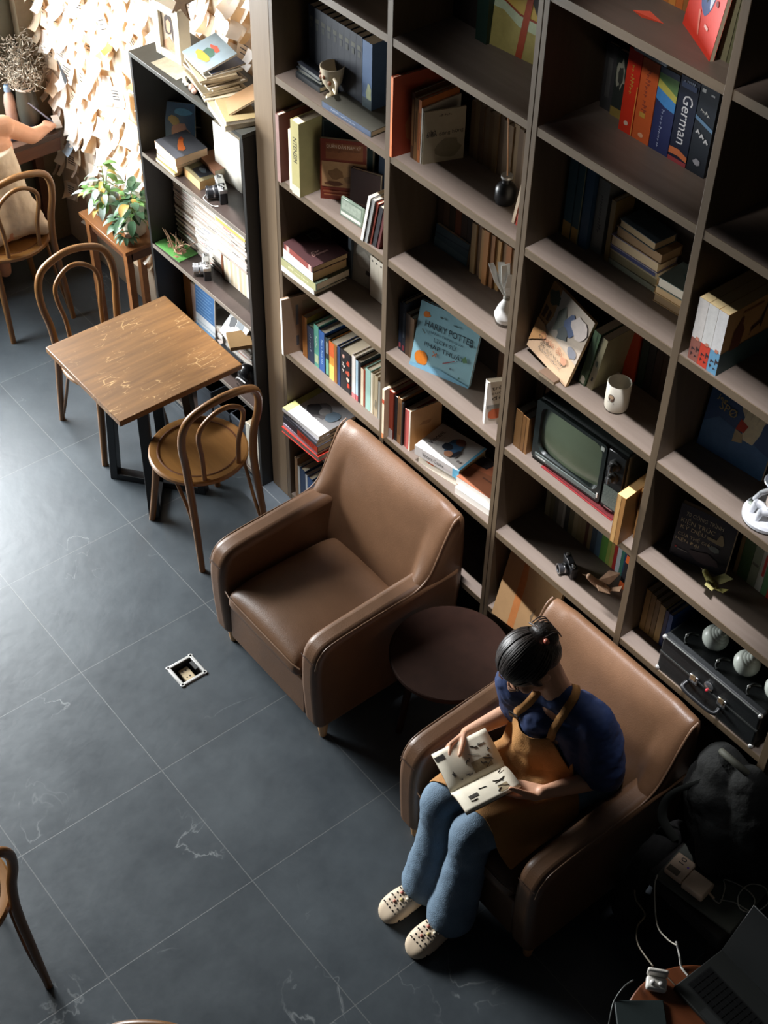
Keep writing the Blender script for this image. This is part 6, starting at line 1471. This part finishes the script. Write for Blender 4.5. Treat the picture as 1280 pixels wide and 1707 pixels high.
def panel(P, i0, i1, j0, j1, m, name='drawing', lift=.0042):
    G = [[P[i][j]+Vector((0, 0, lift)) for j in range(j0, j1+1)] for i in range(i0, i1+1)]
    o = MB().grid(G).build(name, m, None, smooth=80, fix=False); o.parent = cb; o.matrix_parent_inverse = IV2
ink2 = mat((58, 52, 46), .8, .6, 120); grey2 = mat((176, 156, 122), .8, .3, 60)
def strokes(P, seed, n, lift=.0046):
    rr_ = random.Random(seed); mb = MB()
    for k in range(n):
        a = rr_.uniform(1, 6.3); b_ = rr_.uniform(.6, 5.2); da, db = rr_.uniform(-1.2, 1.2), rr_.uniform(-1.0, 1.0)
        pts = []
        for q in range(4):
            u = min(7.9, max(.2, a+da*q/3+rr_.uniform(-.15, .15))); v = min(5.9, max(.1, b_+db*q/3+rr_.uniform(-.15, .15)))
            i, j = int(u), int(v); fu, fv = u-i, v-j
            p = (P[i][j]*(1-fu)+P[min(8, i+1)][j]*fu)*(1-fv)+(P[i][min(6, j+1)]*(1-fu)+P[min(8, i+1)][min(6, j+1)]*fu)*fv
            pts.append(p+Vector((0, 0, lift)))
        mb.tube(pts, [.0006+.0014*rr_.random()]*4, 5, flat=(1, 1))
    o = mb.build('drawing', ink2, None, smooth=60); o.parent = cb; o.matrix_parent_inverse = IV2
strokes(PL, 1, 15); strokes(PR, 2, 9)
panel(PL, 1, 3, 3, 5, grey2); panel(PL, 6, 7, 0, 1, ink2); panel(PR, 4, 5, 1, 2, ink2, lift=.0048); panel(PR, 5, 7, 4, 5, grey2)

# ---------------------------------------------------------------- woman writing at the counter
p2 = thing('person', 'woman in a white strapless dress writing at the counter, cut by the left edge', 'person', (-2.0, -.3, 0))
IV3 = Matrix.Translation((2.0, .3, 0))
def adopt2(o): o.parent = p2; o.matrix_parent_inverse = IV3; return o
S_R, E_R, W_R = Vector((-2.065, -.155, .975)), Vector((-2.125, .005, .835)), Vector((-2.205, .115, .792))
S_L, E_L, W_L = Vector((-2.085, -.455, .975)), Vector((-2.15, -.57, .80)), Vector((-2.28, -.46, .785))
HM2 = hframe((-2.19, -.30, 1.21), (-.8, .05, -.6), (-.5, 0, .85))
mb = MB(); head_shapes(mb, HM2)
NB2 = Vector((-2.085, -.305, 1.03))
mb.cap(NB2, HM2 @ Vector((0, -.025, -.055)), .052, .05)
mb.chain([(-1.985, -.30, .55), (-2.0, -.30, .68), (-2.04, -.30, .84), NB2], [.12, .10, .10, .055]); mb.cap(S_R, S_L, .055, .055)
mb.cap((-2.05, -.22, .88), (-2.05, -.39, .88), .085, .085)
for S, E_, Wr in ((S_R, E_R, W_R), (S_L, E_L, W_L)):
    mb.chain([S, E_], [.050, .040]); mb.chain([E_, E_*.55+Wr*.45, Wr], [.040, .036, .024])
for y in (-.22, -.39):
    mb.chain([(-1.985, y, .53), (-2.30, y, .53)], [.085, .058]); mb.chain([(-2.30, y, .53), (-2.24, y, .08)], [.055, .035]); mb.chain([(-2.24, y, .06), (-2.34, y, .03)], [.034, .026])
hand(mb, W_R, (-.62, .72, -.12), (-.2, -.1, -1), (-.72, -.62, .1), [(.5, .7, .4), (.55, .8, .4), (.6, .8, .4), (.65, .8, .4)], thumb=(.75, .5, .5), tcurl=.3)
hand(mb, W_L, (-.95, .3, -.05), (0, 0, -1), (.3, .95, 0), [(.1, .25, .2)]*4)
b2 = adopt2(remesh(mb, 'body', skin, None, voxel=.006, smooth=5))
n0 = set(bpy.data.objects); face_parts(HM2, None)
for o in set(bpy.data.objects)-n0: adopt2(o)
mb = MB(); R4 = HM2.to_3x3().to_4x4(); T2 = lambda p: HM2 @ Vector(p)
mb.ball(T2((0, -.020, .040)), (.085, .100, .088), 20, R4); mb.ball(T2((0, -.07, -.01)), (.075, .06, .09), 18, R4)
adopt2(remesh(mb, 'hair', hairm, None, voxel=.006, smooth=6))
mb = MB()
mb.chain([(-1.985, -.355, .565), (-2.0, -.35, .70), (-2.035, -.35, .85)], [.134, .118, .110], 18); mb.chain([(-1.985, -.245, .565), (-2.0, -.25, .70), (-2.035, -.25, .85)], [.134, .118, .110], 18)
for y in (-.20, -.40):
    mb.chain([(-1.975, y, .545), (-2.30, y, .54)], [.112, .082], 16); mb.chain([(-2.30, y, .54), (-2.27, y, .30)], [.075, .09], 16)
mb.cap((-2.29, -.20, .5), (-2.29, -.40, .5), .07, .07)
mb.chain([(-1.93, -.16, .52), (-1.88, -.13, .49)], [.07, .04], 14)
dress = remesh(mb, 'dress', mat((222, 208, 186), .85, .06, 10, .2, 30, name='white_cotton'), None, voxel=.008, smooth=5, disp=.02, dscale=.09)
for v in dress.data.vertices:
    if v.co.z > .905: v.co.z = .905+(v.co.z-.905)*.05
adopt2(dress)
pn = MB().tube([(-2.275, .205, .765), (-2.31, .10, .90)], .0042, 8).build('pen', mat((150, 160, 190), .3)); tag(pn, 'pale blue pen in the hand of the woman in the white dress', 'pen')
# ================================================================== dark corner at the lower right
dkf = mat((30, 30, 29), .85, .25, 20, .2, 120)
stl = thing('stool', 'dark square stool under the laptop sleeve beside the suitcase shelf', 'stool', (2.635, -.19, 0))
MB().box(-.165, -.15, .36, .165, .15, .43).build('seat', mat((28, 24, 22), .6, .1), stl, bevel=.01, bseg=3)
for x in (-.14, .11):
    for y in (-.125, .095):
        MB().box(x, y, 0, x+.03, y+.03, .36).build('leg', mat((34, 28, 24), .5), stl)
slv = MB().box(-.15, -.11, 0, .15, .11, .016, Matrix.Translation((2.64, -.215, .431)) @ Matrix.Rotation(math.radians(8), 4, 'Z')).build('laptop_sleeve', mat((84, 86, 78), .6, .12, 20), bevel=.006, bseg=3); tag(slv, 'dark grey laptop sleeve lying on the stool under the charger', 'sleeve')
# charger with display
pb = thing('charger_block', 'pale two-part charger block with a small display and violet light on the sleeve', 'charger', (2.57, -.262, .4475), (0, 0, math.radians(8)))
wm = mat((236, 206, 176), .4, .05)
MB().box(-.062, -.045, 0, .010, .040, .030).build('power_bank', wm, pb, bevel=.006, bseg=3)
MB().box(-.055, -.0435, .0301, -.012, -.020, .0306).build('display', mat((120, 108, 92), .3), pb)
put_text('10', pb, frame((-.030, .018, .0306), (0, 1, 0), (-1, 0, 0)), .026, .020, mat((50, 46, 44), .6, 0), 'digits')
MB().ball((-.004, .008, .030), (.004, .004, .0012), 8).build('status_light', mat((140, 90, 220), .3), pb, smooth=60)
MB().box(.012, -.052, 0, .094, .018, .034).build('wall_adapter', wm, pb, bevel=.006, bseg=3)
MB().tube([(.094, -.012, .016), (.118, -.016, .012)], .004, 8).build('cable_plug', wm, pb)
wire = mat((206, 200, 184), .5, .03)
def cable(label, pts, r=.0022, m=None, n=8):
    o = MB().tube(spline(pts, n), r, 6).build('cable', m or wire, smooth=60); tag(o, label, 'cable'); return o
def cp(pts): return [at(u, v, 2, z) for u, v, z in pts]
cable('white cable coiled in loops on the stool right of the charger block', cp([(1187, 1497, .452), (1200, 1505, .45), (1208, 1480, .45), (1208, 1466, .45), (1240, 1480, .45), (1258, 1500, .452), (1248, 1520, .453), (1232, 1512, .45), (1232, 1490, .45), (1250, 1474, .45), (1275, 1480, .45), (1280, 1505, .45), (1255, 1520, .45), (1225, 1505, .447), (1200, 1500, .447)]))
cable('white cable hanging from the charger down toward the reddish round table', cp([(1096, 1458, .455), (1091, 1480, .44), (1095, 1540, .46), (1112, 1565, .50), (1128, 1576, .53)]), .0026)
ap_ = cable('short white cable with a plug end on the reddish round table', cp([(1127, 1569, .535), (1132, 1590, .52), (1135, 1610, .506), (1138, 1616, .506), (1146, 1626, .505)]), .0036, mat((232, 230, 222), .4))
cable('grey cable falling from the backpack toward the reddish round table', cp([(1058, 1484, .40), (1060, 1500, .40), (1075, 1525, .42), (1062, 1545, .44), (1064, 1575, .47), (1088, 1610, .505)]), .0028, mat((130, 120, 100), .5))
cable('thin grey cable looping off the left rim of the reddish round table', cp([(1055, 1634, .51), (1040, 1645, .53), (1024, 1668, .51), (1018, 1690, .50), (1014, 1712, .48)]), .0024, mat((116, 120, 118), .5))
cable('thin dark cable running across the reddish round table beside the laptop', cp([(1104, 1620, .503), (1120, 1637, .503), (1150, 1668, .503), (1180, 1700, .503), (1190, 1716, .503)]), .002, mat((120, 108, 92), .5))
# backpack
bp = thing('backpack', 'black backpack slumped on the stool against the shelves', 'backpack', (0, 0, 0))
mb = MB()
mb.chain([(2.53, -.075, .55), (2.50, -.06, .66), (2.47, -.055, .76)], [.12, .13, .085], 18)
mb.chain([(2.66, -.075, .55), (2.65, -.065, .66), (2.58, -.06, .78)], [.11, .12, .07], 18)
mb.chain([(2.60, -.16, .52), (2.58, -.155, .62)], [.075, .07], 16)
bo = remesh(mb, 'bag_body', mat((24, 25, 23), .85, .25, 14, .3, 90), None, voxel=.009, smooth=6, disp=.03, dscale=.09)
for v in bo.data.vertices:
    if v.co.z < .449: v.co.z = .449
    if v.co.y > -.012 and v.co.x < 2.6: v.co.y = -.012-.2*(v.co.y+.012)*.1
bo.parent = bp
o = MB().tube(spline([(2.46, -.13, .74), (2.40, -.20, .66), (2.40, -.22, .55), (2.46, -.20, .46)], 6), .016, 8, flat=(1, .35)).build('shoulder_strap', mat((44, 46, 42), .7), bp, smooth=60)
o = MB().tube(spline([(2.45, -.06, .83), (2.48, -.09, .875), (2.54, -.09, .875), (2.57, -.06, .83)], 6), .012, 8).build('grab_handle', mat((70, 70, 60), .7), bp, smooth=60)
# jacket
mb = MB()
mb.chain([(2.405, -.10, .34), (2.43, -.20, .42), (2.44, -.30, .40)], [.04, .05, .045], 14); mb.chain([(2.44, -.30, .40), (2.42, -.34, .22), (2.44, -.33, .10)], [.045, .05, .05], 14); mb.chain([(2.43, -.20, .42), (2.40, -.22, .22)], [.045, .04], 14)
jk = remesh(mb, 'jacket', mat((26, 25, 24), .9, .2, 12, .3, 40), None, voxel=.009, smooth=5, disp=.03, dscale=.08); tag(jk, 'dark jacket hanging over the left edge of the stool', 'jacket')
# laptop, tablet, earbud case on the reddish table
lt = thing('laptop', 'open black laptop lying on the reddish round table', 'laptop', (0, 0, 0))
LM = Matrix.Translation((2.985, -.515, .5005)) @ Matrix.Rotation(math.radians(-2), 4, 'Z')
mb = MB().box(-.150, -.105, 0, .150, .105, .016, LM); mb.build('base', mat((44, 46, 45), .4, .05), lt, bevel=.003, bseg=2)
km = MB()
for i in range(13):
    for j in range(5):
        km.box(-.128+.0198*i, -.062+.0185*j, .0162, -.128+.0198*i+.0165, -.062+.0185*j+.0155, .0182, LM)
km.build('keyboard', mat((18, 19, 20), .4, .1), lt)
MB().box(-.132, -.066, .0158, .132, .034, .0163, LM).build('keyboard_tray', mat((24, 25, 26), .5), lt)
MB().box(-.045, -.100, .0158, .045, -.072, .0164, LM).build('trackpad', mat((58, 60, 60), .35), lt)
SM = LM @ Matrix.Translation((0, .105, .012)) @ Matrix.Rotation(math.radians(-28), 4, 'X')
MB().box(-.150, -.003, 0, .150, .003, .2, SM).build('screen_lid', mat((40, 42, 42), .4, .05), lt, bevel=.002, bseg=1)
tbm = MB().box(0, -.13, 0, .15, .0, .010, Matrix.Translation((2.748, -.785, .5008)) @ Matrix.Rotation(math.radians(52), 4, 'Z') @ Matrix.Translation((0, 0, 0))).build('tablet_case', mat((40, 50, 50), .5, .1), bevel=.003, bseg=2); tag(tbm, 'dark green tablet case at the bottom edge on the reddish round table', 'tablet case')
ec = thing('earbud_case', 'glossy white earbud case lying open on the reddish round table', 'case', (2.792, -.648, .501), (0, 0, math.radians(40)))
MB().box(-.032, -.024, 0, .032, .022, .024).build('case_body', mat((240, 236, 228), .25, .03), ec, bevel=.010, bseg=4)
MB().box(-.032, .020, .012, .032, .034, .050).build('case_lid', mat((236, 230, 220), .25, .03), ec, bevel=.006, bseg=3)
for x in (-.013, .013): MB().ball((x, -.004, .026), (.009, .009, .007), 10).build('earbud', mat((250, 246, 240), .2), ec, smooth=60)
